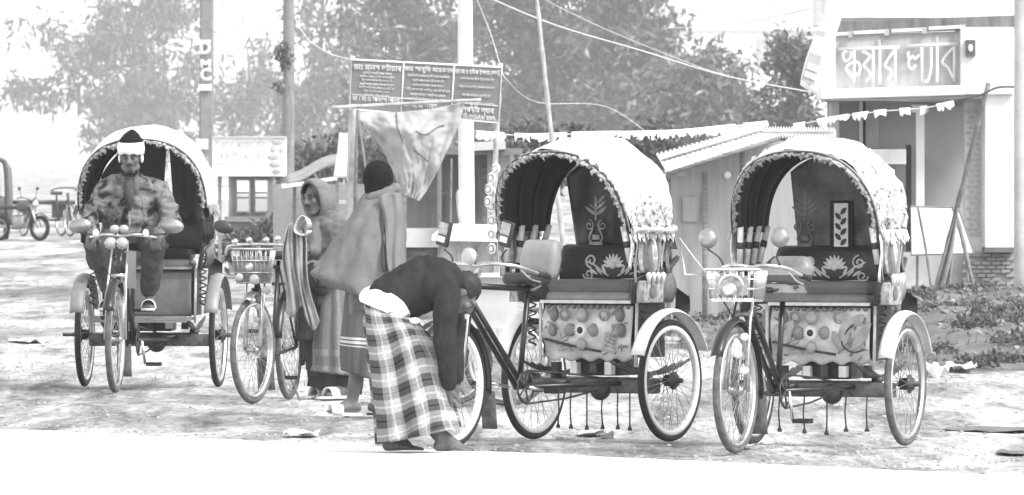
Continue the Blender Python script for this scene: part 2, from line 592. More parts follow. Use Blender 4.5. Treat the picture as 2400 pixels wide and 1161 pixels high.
# raised letters (stroke by stroke, in the sign's own drawing grid)
CX = lambda x: 1860 + x / 3.87
CY = lambda y: y / 3.87
letters = [
    ([[(408, 448), (958, 430)]], 17, 'headstroke'),
    ([[(1012, 420), (1492, 398)]], 17, 'headstroke'),
    ([[(482, 462), (448, 490), (452, 535), (480, 560), (515, 520), (520, 470)], [(548, 450), (548, 758)], [(545, 560), (478, 612), (500, 660), (545, 715)], [(548, 560), (588, 575), (602, 630), (580, 690), (556, 660)]], 11, 'letter'),
    ([[(620, 468), (668, 490), (692, 520), (640, 585), (640, 605), (682, 650), (690, 700), (655, 740)], [(720, 445), (720, 762)], [(690, 520), (640, 590)]], 11, 'letter'),
    ([[(772, 362), (780, 430), (780, 768)]], 12, 'letter'),
    ([[(918, 455), (828, 590), (880, 640), (880, 690), (850, 722)], [(922, 440), (922, 748)]], 11, 'letter'),
    ([[(1140, 500), (1100, 540), (1080, 512), (1042, 560), (1050, 615), (1080, 628), (1105, 590)], [(1040, 470), (1038, 540)], [(1162, 430), (1162, 748)]], 11, 'letter'),
    ([[(1248, 430), (1245, 620), (1215, 735), (1185, 735)]], 11, 'letter'),
    ([[(1298, 332), (1303, 420), (1303, 752)]], 12, 'letter'),
    ([[(1452, 430), (1350, 555), (1405, 620), (1452, 715)], [(1457, 420), (1457, 745)]], 11, 'letter'),
]
for strokes, w, nm in letters:
    mb = MB()
    for st in strokes:
        pts = [W(CX(x), CY(y), D + .20) - bld.location for x, y in st]
        if len(pts) > 2: pts = crv(pts, 4)
        mb.tube(pts, w / 3.87 * D / K * (1.0 if nm == 'headstroke' else 1.2), 8)
    o = mb.build(nm, plaster_white, bld)
# recessed front
R2 = D + 1.7
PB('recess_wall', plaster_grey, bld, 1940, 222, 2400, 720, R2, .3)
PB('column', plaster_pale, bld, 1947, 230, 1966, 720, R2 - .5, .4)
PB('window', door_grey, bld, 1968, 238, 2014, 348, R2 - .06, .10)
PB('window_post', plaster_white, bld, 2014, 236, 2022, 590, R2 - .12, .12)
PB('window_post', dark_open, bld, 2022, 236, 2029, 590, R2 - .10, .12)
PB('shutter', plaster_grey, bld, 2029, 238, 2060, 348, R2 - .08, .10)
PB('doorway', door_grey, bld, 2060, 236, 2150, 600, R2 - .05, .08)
PB('ledge', plaster_white, bld, 2005, 350, 2124, 386, D + .5, 1.2, .0, .01)
PB('ledge', plaster_white, bld, 2040, 505, 2126, 518, D + .7, .8, .0, .01)
PB('counter_pane', plaster_pale, bld, 2052, 388, 2122, 500, R2 - .12, .06)
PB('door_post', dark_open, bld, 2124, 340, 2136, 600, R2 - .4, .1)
PB('pillar', plaster_white, bld, 2148, 262, 2167, 720, D + .6, .2)
PB('pillar_head', plaster_white, bld, 2138, 246, 2176, 264, D + .55, .3)
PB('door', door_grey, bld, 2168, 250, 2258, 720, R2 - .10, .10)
PB('screen_column', plaster_white, bld, 2261, 240, 2299, 590, D + .9, .25)
bm = MB().box((0, 0, 0), (.050, .03, .030)).mesh('lattice_block', plaster_pale, False)
for r in range(24):
    for c in range(2):
        X = 2270 + c * 17 + (6 if r % 2 else 0); Y = 262 + r * 12.5
        o = link('lattice_block', bm, bld, W(X, Y, D + .89) - bld.location)
PB('pilaster', plaster_grey, bld, 2299, 238, 2311, 590, D + .8, .3)
PB('pillar', plaster_white, bld, 2310, 198, 2376, 580, D + .1, .5)
PB('pillar_foot', mat('dark_plinth', .14, .9, var=.4, scale=4), bld, 2308, 580, 2378, 592, D + .06, .55)
PB('plinth', plaster_grey, bld, 2060, 592, 2262, 740, D + .5, 1.0)
PB('plinth_core', mortar, bld, 2262, 592, 2378, 740, D + .30, 1.0)
brm = MB().rbox((0, 0, 0), (.098, .05, .036), .006).mesh('brick', brick_m, False)
rb = random.Random(2)
for r in range(13):
    for c in range(6):
        X = 2266 + c * 22.6 + (11 if r % 2 else 0); Y = 598 + r * 9.6
        if X > 2374 or rb.random() < .06: continue
        o = link('brick', brm, bld, W(X, Y, D + .29 - rb.uniform(0, .018)) - bld.location)
        o.rotation_euler = (0, rb.uniform(-.03, .03), rb.uniform(-.05, .05))
# white board leaning on the front, with poles and a torn net
bd = ebase('notice_board', 'blank white board propped up in front of the shop door', 'board', 2208, D - .5)
L = bd.location
pts = [W(2134, 484, D - .5), W(2246, 486, D - .5), W(2283, 594, D - .7), W(2136, 598, D - .7)]
o = MB().add([p - L for p in pts], [(0, 1, 2, 3)]).build('board_face', plaster_white, bd, smooth=False); thicken(o, .02)
MB().tube([p - L + V(0, -.015, 0) for p in pts], .012, 6, closed=True).build('board_frame', wood_grey, bd)
for p in (W(2150, 597, D - .6), W(2268, 594, D - .6)):
    MB().tube([p - L, V(p.x, p.y + .1, 0) - L], .014, 6).build('leg', wood_grey, bd)
def prop(label, a, b, r, mt=bamboo_dark):
    return pole('bamboo_pole', label, 'pole', a, b, r, r * .8, mt, 6, 'bamboo poles leaning by the shop', wob=.01)
prop('tallest bamboo pole leaning at a slant across the shop front', V(W(2178, 700, 98.8).x, 98.8, 0), W(2316, 196, 98.2), .028)
prop('short thin pole slanting across the left of the white board', W(2152, 486, 99), V(W(2196, 640, 98.9).x, 98.9, .0), .014)
prop('thick pole slanting down right from the white board edge', W(2236, 488, 98.9), V(W(2302, 722, 98.6).x, 98.6, 0), .024)
def netf(u, v):
    a = W(2244 - 8 * u, 488, 98.5).lerp(W(2186, 690, 98.6), v); b = W(2246, 488, 98.4).lerp(W(2224, 690, 98.5), v)
    p = a.lerp(b, u); p.y += .04 * math.sin(u * 12 + v * 5); return p
L = W(2220, 690, 98.5)
o = MB().grid(lambda u, v: netf(u, v) - L, 12, 16).build('torn_net', mat('grey_net', .33, .9, var=.3, scale=8), loc=L); thicken(o, .006)
tag(o, 'ragged grey net hanging in a wedge from the pole crossing', 'net')
# concrete pole at the right edge
pole('utility_pole', 'pale concrete utility pole at the right edge beside the shop pillar', 'utility pole', V(W(2394, 400, 95).x, 95, 0), W(2394, -240, 95), .078, .072, mat('grey_pole_concrete', .46, .9, var=.3, scale=2, bump=.2), 0, 'utility poles', n=14)

# ------------------------------------------------------------------ hanging banner beside the sign
def banner():
    d = 99.0
    L = W(1915, 120, d)
    a = ebase('banner', 'tall white cloth banner with dark print hanging askew left of the big sign', 'banner', 1915, d)
    L = a.location
    def f(u, v):
        l = W(1952 - 75 * v + 6 * math.sin(v * 6), -60 + 260 * v, d); r = W(2005 - 92 * v, -60 + 285 * v, d - .05)
        p = l.lerp(r, u); p.y += .03 * math.sin(u * 5 + v * 9); return p - L
    o = MB().grid(f, 8, 24).build('cloth', torn, a); thicken(o, .006)
    for (x0, y0, x1, y1, mt) in ((1918, 30, 1936, 44, plaster_pale), (1912, 52, 1932, 62, plaster_pale), (1912, 72, 1934, 86, door_grey)):
        PB('printed_mark', mt, a, x0, y0, x1, y1, d - .12, .01, -.3)
    fr = MB()
    q = [W(1898, 122, d - .1), W(1926, 132, d - .1), W(1908, 200, d - .1), W(1878, 188, d - .1)]
    o = MB().add([p - L for p in q], [(0, 1, 2, 3)]).build('placard', door_grey, a, smooth=False); thicken(o, .02)
    for (t0, t1) in ((.36, .56), (.66, .84)):
        A = q[0].lerp(q[3], t0); B = q[1].lerp(q[2], t0); C2 = q[1].lerp(q[2], t1); D2 = q[0].lerp(q[3], t1)
        for (u0, u1) in ((.12, .48), (.56, .92)):
            o = MB().add([A.lerp(B, u0) - L + V(0, -.02, 0), A.lerp(B, u1) - L + V(0, -.02, 0), D2.lerp(C2, u1) - L + V(0, -.02, 0), D2.lerp(C2, u0) - L + V(0, -.02, 0)], [(0, 1, 2, 3)]).build('printed_block', torn, a, smooth=False); thicken(o, .008)
    MB().tube([W(1992, -60, d + .05) - L, W(1902, 226, d + .05) - L], .022, 8).build('pole', bamboo, a)
banner()

# ------------------------------------------------------------------ far white building behind the trees
fb = ebase('distant_building', 'far white flat roofed building with roof pillars, seen behind the trees', 'building', 1750, 1050)
d = 1050
PB('wall', plaster_white, fb, 1560, 68, 1960, 700, d, 14)
PB('parapet', plaster_white, fb, 1552, 58, 1965, 72, d - .5, 15)
PB('roof_room', plaster_grey, fb, 1660, -60, 1905, 58, d + 5.5, 6)
for X in (1702, 1826, 1905):
    PB('roof_pillar', plaster_white, fb, X - 6, -60, X + 6, 58, d + .4, .2)
PB('window', door_grey, fb, 1772, 90, 1800, 150, d - .04, .1)
PB('window', door_grey, fb, 1850, 90, 1890, 150, d - .04, .1)
PB('ledge', plaster_pale, fb, 1765, 150, 1900, 158, d - .2, .3)

# ------------------------------------------------------------------ long low shed
sh = ebase('market_shed', 'long low shed with pale sloping tin roof behind the two right rickshaws', 'shed', 1750, 89)
L = sh.location
wl = MB()
poly = [W(1566, 398, 88), W(1815, 330, 88), W(1962, 330, 88), V(W(1962, 600, 88).x, 88, -.05), V(W(1566, 600, 88).x, 88, -.05)]
o = MB().add([p - L for p in poly], [(0, 1, 2, 3, 4)]).build('wall', shed_wall, sh, smooth=False); thicken(o, .06)
def roof_sheet(P1, P2, P3, P4, n, mt, name, am=.012):
    def f(u, v):
        a = P1.lerp(P2, u); b = P4.lerp(P3, u); p = a.lerp(b, v)
        return p + V(0, 0, am * math.sin(u * n * 2 * PI)) - L
    return MB().grid(f, n * 6, 3).build(name, mt, sh)
E = [W(1562, 404, 87.4), W(1830, 318, 87.4), W(1745, 306, 91.5), W(1538, 362, 91.5)]
for k in range(4):
    a, b = k / 4, (k + 1) / 4 - .008
    o = roof_sheet(E[0].lerp(E[1], a), E[0].lerp(E[1], b), E[3].lerp(E[2], b), E[3].lerp(E[2], a), 5, tin, 'roof_sheet'); thicken(o, .006)
MB().tube([E[0] - L + V(0, -.02, -.02), E[1] - L + V(0, -.02, -.02)], .022, 6).build('eave_beam', wood_grey, sh)
MB().tube([E[0].lerp(E[3], .5) - L + V(0, 0, .02), E[1].lerp(E[2], .5) - L + V(0, 0, .02)], .014, 6).build('roof_batten', wood_grey, sh)
PB('rear_gable', tin_dark, sh, 1690, 308, 1955, 345, 93, .3)
o = roof_sheet(W(1688, 318, 92.6), W(1958, 322, 92.6), W(1958, 303, 96), W(1700, 300, 96), 40, tin, 'rear_roof', .02); thicken(o, .006)
MB().ell(W(1705, 411, 87.9) - L, (.036, .03, .036)).build('wall_lamp', white_paint, sh)
PB('wall_poster', shed_wall, sh, 1600, 462, 1640, 520, 87.93, .02)
PB('wall_poster', plaster_grey, sh, 1585, 400, 1606, 414, 87.93, .02)
for X in (1566, 1652, 1740, 1960):
    MB().tube([W(X, 405 if X < 1700 else 350, 87.85) - L, V(W(X, 600, 87.85).x, 87.85, 0) - L], .025, 8).build('post', wood_grey, sh)

# ------------------------------------------------------------------ market stalls in the middle
st = ebase('market_stall', 'dim wooden market stall behind the stooping man and the hanging cloth', 'stall', 1075, 93)
PB('back_wall', mat('stall_boards', .22, .85, var=.35, scale=2.5, stretch=(5, 1, .6)), st, 940, 375, 1215, 640, 94.5, .15)
PB('roof_board', wood_grey, st, 900, 366, 1225, 382, 92.6, 2.2, -.01)
PB('roof_board', plaster_pale, st, 1105, 352, 1185, 372, 92.3, .5, .05)
PB('counter', plaster_pale, st, 925, 556, 1040, 600, 92.3, 1.0)
PB('counter_front', wood_grey, st, 935, 600, 1035, 720, 92.5, .8)
PB('shelf', plaster_pale, st, 960, 562, 1190, 570, 93.6, .5)
PB('shelf', wood_grey, st, 950, 470, 1080, 477, 93.8, .5)
for X in (948, 1030, 1200):
    PB('post', wood_grey, st, X - 5, 372, X + 5, 720, 92.4, .1)
PB('plank', wood_grey, st, 1130, 400, 1142, 560, 94.3, .08); PB('plank', plaster_pale, st, 1176, 420, 1184, 560, 94.3, .08)
PB('side_board', plaster_grey, st, 1142, 380, 1196, 640, 93.9, .06)
pole('stick', 'thin upright stick standing in front of the middle stall', 'stick', V(W(1052, 600, 91).x, 91, 0), W(1058, 372, 91), .012, .010, bamboo_dark)
sk = MB().loft([[W(1076 + (w * (.8 - .2 * k)) * math.cos(a), Y, 91.6) + V(0, .05 * math.sin(a), 0) for a in [i * PI / 5 for i in range(10)]] for k, (Y, w) in enumerate(((446, 6), (458, 13), (500, 12), (522, 4)))], cap=(1, 1))
tag(sk.build('hanging_sack', sack), 'pale sack hanging against the whitewashed pole', 'sack')
st.location.y += 5.0
st.location.x *= (98 / 93)
st.scale = (98 / 93,) * 3
# left stall: low sloping roof
ls = ebase('roadside_shack', 'low grey shack with a slanting roof behind the hooded man', 'shack', 740, 110)
L = ls.location
o = MB().grid(lambda u, v: W(672 + 165 * u, 428 - 66 * u + 4 * math.sin(u * 9) - 16 * v, 108 + 3 * v) - L, 16, 4).build('roof', tin_dark, ls); thicken(o, .05)
o = MB().grid(lambda u, v: W(660 + 130 * u, 440 - 20 * u - 6 * v, 107 + 2 * v) - L, 12, 3).build('awning', tin, ls); thicken(o, .03)
PB('wall', mat('shack_wall', .24, .85, var=.3, scale=2), ls, 640, 432, 950, 690, 112, .2)
for X in (690, 790):
    PB('post', wood_grey, ls, X - 4, 425, X + 4, 680, 108, .08)
PB('shelf', plaster_pale, ls, 700, 470, 830, 478, 110, .6)
def tarp2(u, v):
    p = W(796 + 40 * u - 14 * v * (1 - u), 312 + 105 * v, 97); p.y += .06 * math.sin(u * 7 + v * 3); return p
L2 = W(812, 400, 97)
o = MB().grid(lambda u, v: tarp2(u, v) - L2, 8, 10).build('tarpaulin', torn, loc=L2); thicken(o, .008)
tag(o, 'small bright tarpaulin hanging beside the bamboo posts above the hooded man', 'tarpaulin')

# kiosk and faded sign on the left
kd = 135
ki = ebase('kiosk', 'wooden kiosk with glazed double window under the faded white sign', 'kiosk', 588, kd)
PB('body', mat('kiosk_wood', .19, .8, var=.25, scale=3), ki, 536, 408, 640, 640, kd, 1.2)
PB('cornice', wood_grey, ki, 530, 404, 646, 414, kd - .1, 1.4)
for (x0, x1) in ((552, 587), (595, 630)):
    w = PB('window', wood_grey, ki, x0, 420, x1, 500, kd - .05, .06)
    PB('pane', white_paint, w, x0 + 4, 424, x1 - 4, 450, kd - .07, .03)
    PB('pane', plaster_pale, w, x0 + 4, 454, x1 - 4, 462, kd - .07, .03)
    PB('pane', door_grey, w, x0 + 4, 466, x1 - 4, 496, kd - .07, .03)
    w.location = (0, 0, 0)
PB('sill', wood_grey, ki, 526, 508, 650, 520, kd - .2, .3)
# children of window were placed relative to the window's own origin (0,0,0 inside the kiosk)
for w in [c for c in ki.children if c.name.startswith('window')]:
    for c in w.children:
        c.location = -ki.location
lw = ebase('low_wall', 'low grey wall running behind the kiosk', 'wall', 600, 140)
PB('wall_body', plaster_grey, lw, 505, 470, 700, 640, 141, .3)
PB('coping', plaster_white, lw, 500, 440, 545, 470, 141, .3)
sg = ebase('faded_sign', 'faded white signboard with two rows of grey lettering and small ovals', 'sign', 586, 130)
PB('panel', plaster_white, sg, 498, 322, 672, 412, 130, .06)
PB('frame', plaster_pale, sg, 498, 320, 672, 323, 129.95, .1)
PB('frame', plaster_pale, sg, 498, 411, 672, 414, 129.95, .1)
for X in (515, 660):
    PB('post', wood_grey, sg, X - 4, 412, X + 4, 640, 130.1, .08)
ink = mat('faded_ink', .33, .8, var=.3, scale=3)
text('ই মান প্রমোিন', 563, 340, 24, 129.95, ink, sg, 0, 118)
text('এককালীন পুরস্কার', 563, 367, 22, 129.95, ink, sg, 0, 122)
text('সব সময় খোলা', 552, 387, 9, 129.95, ink, sg, 0, 96)
for (X, Y, w) in ((649, 334, 12), (640, 352, 6), (659, 353, 5), (641, 369, 13), (645, 387, 13), (649, 403, 10)):
    MB().ell(W(X, Y, 129.95) - sg.location, (w * 130 / K, .008, 6.2 * 130 / K)).build('oval', ink, sg)

# ------------------------------------------------------------------ doctor's board on bamboo posts
d = 95.0
db = ebase('doctors_board', 'dark signboard in three columns of white writing on two bamboo posts', 'sign', 998, d)
L = db.location
c4 = [W(824, 140, d), W(1176, 158, d), W(1168, 288, d), W(820, 256, d)]
board_dark = mat('board_paint', .16, .6, var=.15, scale=2)
o = MB().add([p - L for p in c4], [(0, 1, 2, 3)]).build('board', board_dark, db, smooth=False); thicken(o, .03)
MB().tube([p - L + V(0, -.02, 0) for p in c4], .010, 6, closed=True).build('border', white_paint, db)
def bq(u, v):
    return c4[0].lerp(c4[1], u).lerp(c4[3].lerp(c4[2], u), v)
for u in (.348, .685):
    MB().tube([bq(u, 0) - L + V(0, -.02, 0), bq(u - .004, .99) - L + V(0, -.02, 0)], .007, 5).build('divider', white_paint, db)
MB().tube([bq(0.01, .70) - L + V(0, -.02, 0), bq(.99, .70) - L + V(0, -.02, 0)], .005, 5).build('divider', white_paint, db)
tl = -math.atan2(18, 352)
def bt(s, u, v, h, w):
    p = bq(u, v)
    X = 1200 + p.x * K / p.y; Y = HZ - (p.z - CH) * K / p.y
    text(s, X, Y, h, d - .03, white_paint, db, tl - (.02 if v > .5 else 0), w, ext=.006)
heads = ['ডাঃ মানস ভটাচাৰ', 'ডাঃ সেবূিত মেহজেন', 'ডাঃ মোঃ রিফক ইসলাম (অভি)']
for k, (s, u, w) in enumerate(((heads[0], .175, 112), (heads[1], .517, 114), (heads[2], .842, 106))):
    bt(s, u, .115, 17, w)
lines = ['এম বি বি এস', 'মেডিেসন ও বাতজর', 'িবেশষ অভিগ চিকিসক', 'সহকারী অধাপক হাসপাতাল', 'রোগী দেখার সময় বিকাল', 'শিশু রোগ মা ও িশশু', 'নাক কান গলা চোখ']
rr = random.Random(3)
for col, (u, w, n) in enumerate(((.175, 96, 7), (.517, 104, 6), (.842, 98, 4))):
    for i in range(n):
        v = .24 + (.44 * i / (n - 1))
        bt(lines[(i + col * 2) % 7] + ' ' + lines[(i + col + 3) % 7], u, v, 7.5, w * rr.uniform(.62, 1.0))
bt('ডা । মোঃ আবদুল আলম', .175, .78, 15, 112)
bt('ডা মোঃ শিহদ', .47, .79, 15, 80)
bt('স্কয়ার ল্যাব', .86, .82, 17, 74)
bt('ফোন -০১৭১৪-৯৫৬৬৯৯', .85, .915, 9, 88)
bt('রোড', .83, .73, 10, 18)
bt('সব ধরেনর পরীক্ষা করা হয়', .855, .965, 6, 96)
for (x0, x1, yt) in ((826, 812, 132), (1172, 1143, 148)):
    p, q = V(W(x1, 560, d).x, d + .12, 0), W(x0, yt, d + .06)
    pole('post', None, None, p - L, q - L, .030, .026, bamboo, 7, parent=db)
# cloth on a bamboo crossbar
cb = pole('bamboo_crossbar', 'horizontal bamboo bar carrying the patched cloth below the dark signboard', 'pole', W(778, 253, 91), W(1128, 234, 91), .020, .014, bamboo, 7)
pole('bamboo_post', 'left one of the upright bamboo posts bundled behind the two standing men', 'pole', V(W(806, 600, 91.2).x, 91.2, 0), W(830, 248, 91.2), .026, .022, bamboo, 7, 'bamboo posts of the cloth frame')
pole('bamboo_post', 'right one of the upright bamboo posts bundled behind the two standing men', 'pole', V(W(832, 600, 91.4).x, 91.4, 0), W(834, 250, 91.4), .020, .018, bamboo_dark, 7, 'bamboo posts of the cloth frame')
pole('bamboo_prop', 'dark thin prop slanting from the cloth corner to the black cap', 'pole', V(W(902, 600, 90.7).x, 90.7, 0.2), W(838, 258, 90.9), .013, .012, bamboo_dark, 5)
def cl(u, v):
    le = crv([V(838, 262, 0), V(852, 300, 0), V(890, 342, 0), V(922, 405, 0), V(938, 456, 0)], 8)
    re = crv([V(1090, 240, 0), V(1076, 290, 0), V(1050, 350, 0), V(1018, 415, 0), V(984, 472, 0)], 8)
    f = v * (len(le) - 1); i = min(int(f), len(le) - 2); g = f - i
    a, b = le[i].lerp(le[i + 1], g), re[i].lerp(re[i + 1], g)
    q = a.lerp(b, u)
    sag = 10 * math.sin(u * PI) * (1 - v) ** 3
    p = W(q.x, q.y + sag, 90.9)
    p.y += .06 * math.sin(u * 8.5 + v * 2.5) * (1 - .4 * v) + .03 * math.sin(u * 3 - v * 9) + .05 * noise.noise(V(u * 5, v * 6, 0)) + .035 * noise.noise(V(u * 13, v * 7, 3)) + .02 * noise.noise(V(u * 24, v * 24, 6)) - .10 * math.sin(u * PI) * math.sin(v * PI)
    return p
L2 = W(985, 471, 90.9)
m, t, b = nodes('patched_cloth', .9, .15)
tc = t.nodes.new('ShaderNodeTexCoord')
n1 = t.nodes.new('ShaderNodeTexNoise'); n1.inputs['Scale'].default_value = 5; n1.inputs['Detail'].default_value = 6; n1.inputs['Distortion'].default_value = .5
t.links.new(tc.outputs['Object'], n1.inputs['Vector'])
t.links.new(ramp(t, n1.outputs[0], [(.30, .27), (.5, .34), (.66, .40)]), b.inputs['Base Color'])
cloth = MB().grid(lambda u, v: cl(u, v) - L2, 44, 44).build('patched_cloth', m, loc=L2); thicken(cloth, .006)
tag(cloth, 'stained grey cloth hanging as a pointed triangle under the dark signboard', 'cloth')
MB().tube([cl(.36, t_) - L2 + V(0, -.012, 0) for t_ in [k / 12 * .45 for k in range(13)]], .006, 5).build('seam', wood_dark, cloth)
MB().tube([cl(.55 + .3 * t_, .30 + .05 * math.sin(t_ * 5)) - L2 + V(0, -.014, 0) for t_ in [k / 8 for k in range(9)]], .005, 5).build('seam', wood_dark, cloth)
MB().tube([cl(.50 + .25 * t_, .52 + .1 * t_) - L2 + V(0, -.014, 0) for t_ in [k / 8 for k in range(9)]], .005, 5).build('seam', wood_dark, cloth)

# ------------------------------------------------------------------ utility poles, wires, bunting
def boxpole(label, Xb, Xt, Yt, wb, wt, d, mt):
    root = ebase('utility_pole', label, 'utility pole', Xb, d, 'utility poles')
    a = V(0, 0, -.2); b = W(Xt, Yt, d) - root.location
    rings = []
    for i in range(9):
        t = i / 8
        c = a.lerp(b, t); w = (wb + (wt - wb) * t) / 2; bv = w * .25
        rings.append([c + V(x, y, 0) for x, y in ((-w, -w + bv), (-w + bv, -w), (w - bv, -w), (w, -w + bv), (w, w - bv), (w - bv, w), (-w + bv, w), (-w, w - bv))])
    MB().loft(rings, cap=(1, 1)).build('shaft', mt, root, smooth=False)
    return root
p1 = boxpole('square grey concrete pole with white letters painted down its face', 482, 487, -260, .37, .30, 225, conc)
def ptext(s, X, Y, h, w):
    text(s, X, Y, h, 224.75, white_paint, p1, 0, w, ext=.01, bold=.045)
ptext('D', 481, 112, 32, 26); ptext('M', 482, 150, 20, 24); ptext('C', 482, 175, 30, 26)
PB('paint_patch', white_paint, p1, 466, 198, 496, 212, 224.74, .02); PB('paint_patch', white_paint, p1, 468, 94, 494, 100, 224.74, .02)
PB('pasted_notice', plaster_white, p1, 464, 326, 488, 350, 224.73, .02)
p2 = pole('utility_pole', 'slender grey round pole standing left of the hooded man', 'utility pole', V(W(676, 400, 200).x, 200, -.1), W(677, -260, 200), .13, .118, conc, 0, 'utility poles', n=14)
p3 = pole('utility_pole', 'whitewashed pole rising behind the dark signboard and the hanging cloth', 'utility pole', V(W(1096, 400, 97).x, 97, -.1), W(1088, -220, 97), .088, .074, conc_pale, 0, 'utility poles', n=14)
pole('leaning_bamboo', 'tall thin bamboo leaning above the white hood of the middle rickshaw', 'pole', V(W(1345, 600, 84).x, 84, 0), W(1252, -60, 84), .026, .016, bamboo, 9)
def wire(label, pts, r, mt=wire_m):
    pts = [W(*p) for p in pts]
    L = pts[0].copy()
    o = MB().tube([p - L for p in crv(pts, 8)], r, 5).build('wire', mt, loc=L)
    tag(o, label, 'wire', 'overhead wires')
wire('thick pale wire sagging from the whitewashed pole towards the white banner', [(1090, -30, 97), (1290, 55, 97), (1500, 118, 97.5), (1700, 178, 98), (1900, 216, 98.5)], .0075)
wire('thin wire crossing the upper right tree from the top edge', [(1200, -40, 110), (1400, 60, 110), (1620, 150, 110), (1700, 176, 110)], .0045)
wire('slack thin cable dangling past the right corner of the dark signboard', [(1110, -20, 96), (1150, 80, 96), (1172, 152, 95.2), (1190, 190, 95), (1260, 240, 96), (1420, 250, 97), (1540, 330, 97)], .004)
wire('slack wire curving left of the dark signboard through the pale leaves', [(690, 40, 140), (720, 90, 130), (770, 125, 110), (826, 140, 95)], .007)
wire('pale wire rising from the far building roof to the banner', [(1560, 66, 160), (1700, 60, 140), (1900, 20, 110), (1990, -15, 100)], .008)
wire('dark twisted cable sagging under the shop sign to the right pole', [(1935, 236, 99.6), (2060, 236, 99.7), (2200, 238, 99.6), (2290, 225, 98.5), (2340, 205, 97), (2394, 205, 95)], .012, wire_d)
def bunting(label, pts, seed, prob=.8):
    pts = [W(*p) for p in pts]
    L = pts[0].copy()
    rope = crv(pts, 24)
    rt = empty('bunting', label, 'bunting', L, 0, 'torn plastic bunting')
    MB().tube([p - L for p in rope], .006, 5).build('rope', wire_m, rt)
    rn = random.Random(seed)
    mb = MB()
    i = 0
    while i < len(rope) - 3:
        n = rn.randint(2, 7)
        seg = rope[i:i + n + 1]
        if rn.random() < prob and len(seg) > 1:
            top = [p - L + V(0, -.01, .02) for p in seg]
            bot = [p - L + V(rn.uniform(-.02, .02), rn.uniform(-.03, .01), -rn.uniform(.015, .075)) for p in seg]
            o = MB().loft([top, bot], closed=False).build('torn_strip', torn, rt, smooth=False); thicken(o, .006)
        i += n
bunting('torn white bunting strung above the white hood of the middle rickshaw', [(1118, 311, 86), (1240, 318, 86), (1380, 313, 86), (1500, 312, 86)], 3, .93)
bunting('torn white bunting hung over the shed roof before the bushes', [(1500, 312, 86), (1600, 308, 86.5), (1700, 298, 87), (1800, 288, 87.5)], 5, .8)
bunting('torn white bunting strung across the recessed shop front', [(1860, 294, 98.6), (1960, 276, 98.6), (2060, 262, 98.7), (2160, 254, 98.8), (2236, 240, 98.9)], 8, .72)

# ------------------------------------------------------------------ trees
def leaf_mat(name, v, var=.4):
    m, t, b = nodes(name, .38, .6)
    g = t.nodes.new('ShaderNodeNewGeometry')
    col = ramp(t, g.outputs['Random Per Island'], [(0, v * (1 - var)), (1, v * (1 + var))])
    t.links.new(col, b.inputs['Base Color'])
    tr = t.nodes.new('ShaderNodeBsdfTranslucent'); t.links.new(col, tr.inputs['Color'])
    mx = t.nodes.new('ShaderNodeMixShader'); mx.inputs[0].default_value = .3
    out = t.nodes['Material Output']
    t.links.new(b.outputs[0], mx.inputs[1]); t.links.new(tr.outputs[0], mx.inputs[2]); t.links.new(mx.outputs[0], out.inputs['Surface'])
    return m
leaf_dark = leaf_mat('leaf_dark', .12, .85); leaf_mid = leaf_mat('leaf_mid', .12, .6); leaf_pale = leaf_mat('leaf_pale', .13)
bark = mat('bark', .14, .9, var=.4, scale=4, bump=.4)

def crown_mesh(name, blobs, n, ln, wd, seed, mt, droop=.2, thr=-.12, nsc=1.2, spray=0):
    rng = np.random.default_rng(seed)
    vol = np.array([b[3] * b[4] * b[5] for b in blobs]) ** .72; vol /= vol.sum()
    pts = []
    for b, w in zip(blobs, vol):
        k = int(n * w)
        q = rng.normal(size=(k * 2, 3)); q /= np.linalg.norm(q, axis=1)[:, None]
        q *= (rng.random(k * 2) ** .38)[:, None]
        q = q * np.array(b[3:6]) + np.array(b[:3])
        keep = [i for i in range(len(q)) if noise.noise(Vector(q[i]) * nsc) + .5 * noise.noise(Vector(q[i]) * nsc * 2.7) > thr]
        pts.append(q[keep[:k]])
    P = np.concatenate(pts)
    if spray:
        # leaves stand in sprays around twig ends
        m = len(P)
        P = P[rng.permutation(m)]
        P = np.repeat(P[: m // spray], spray, 0) + rng.normal(size=(m // spray * spray, 3)) * ln * .55
    m = len(P)
    d = rng.normal(size=(m, 3)); d[:, 2] -= droop * 3; d /= np.linalg.norm(d, axis=1)[:, None]
    s = np.cross(d, rng.normal(size=(m, 3))); s /= np.linalg.norm(s, axis=1)[:, None]
    nn = np.cross(d, s)
    l = (ln * (.6 + .8 * rng.random(m)))[:, None]; w = (wd * (.6 + .8 * rng.random(m)))[:, None]
    v0 = P; v1 = P + d * l * .5 + s * w * .5 + nn * l * .06; v2 = P + d * l - nn * l * .1; v3 = P + d * l * .5 - s * w * .5 + nn * l * .06
    vs = np.stack([v0, v1, v2, v3], 1).reshape(-1, 3)
    return np_mesh(name, vs, np.arange(4 * m).reshape(-1, 4), mt)

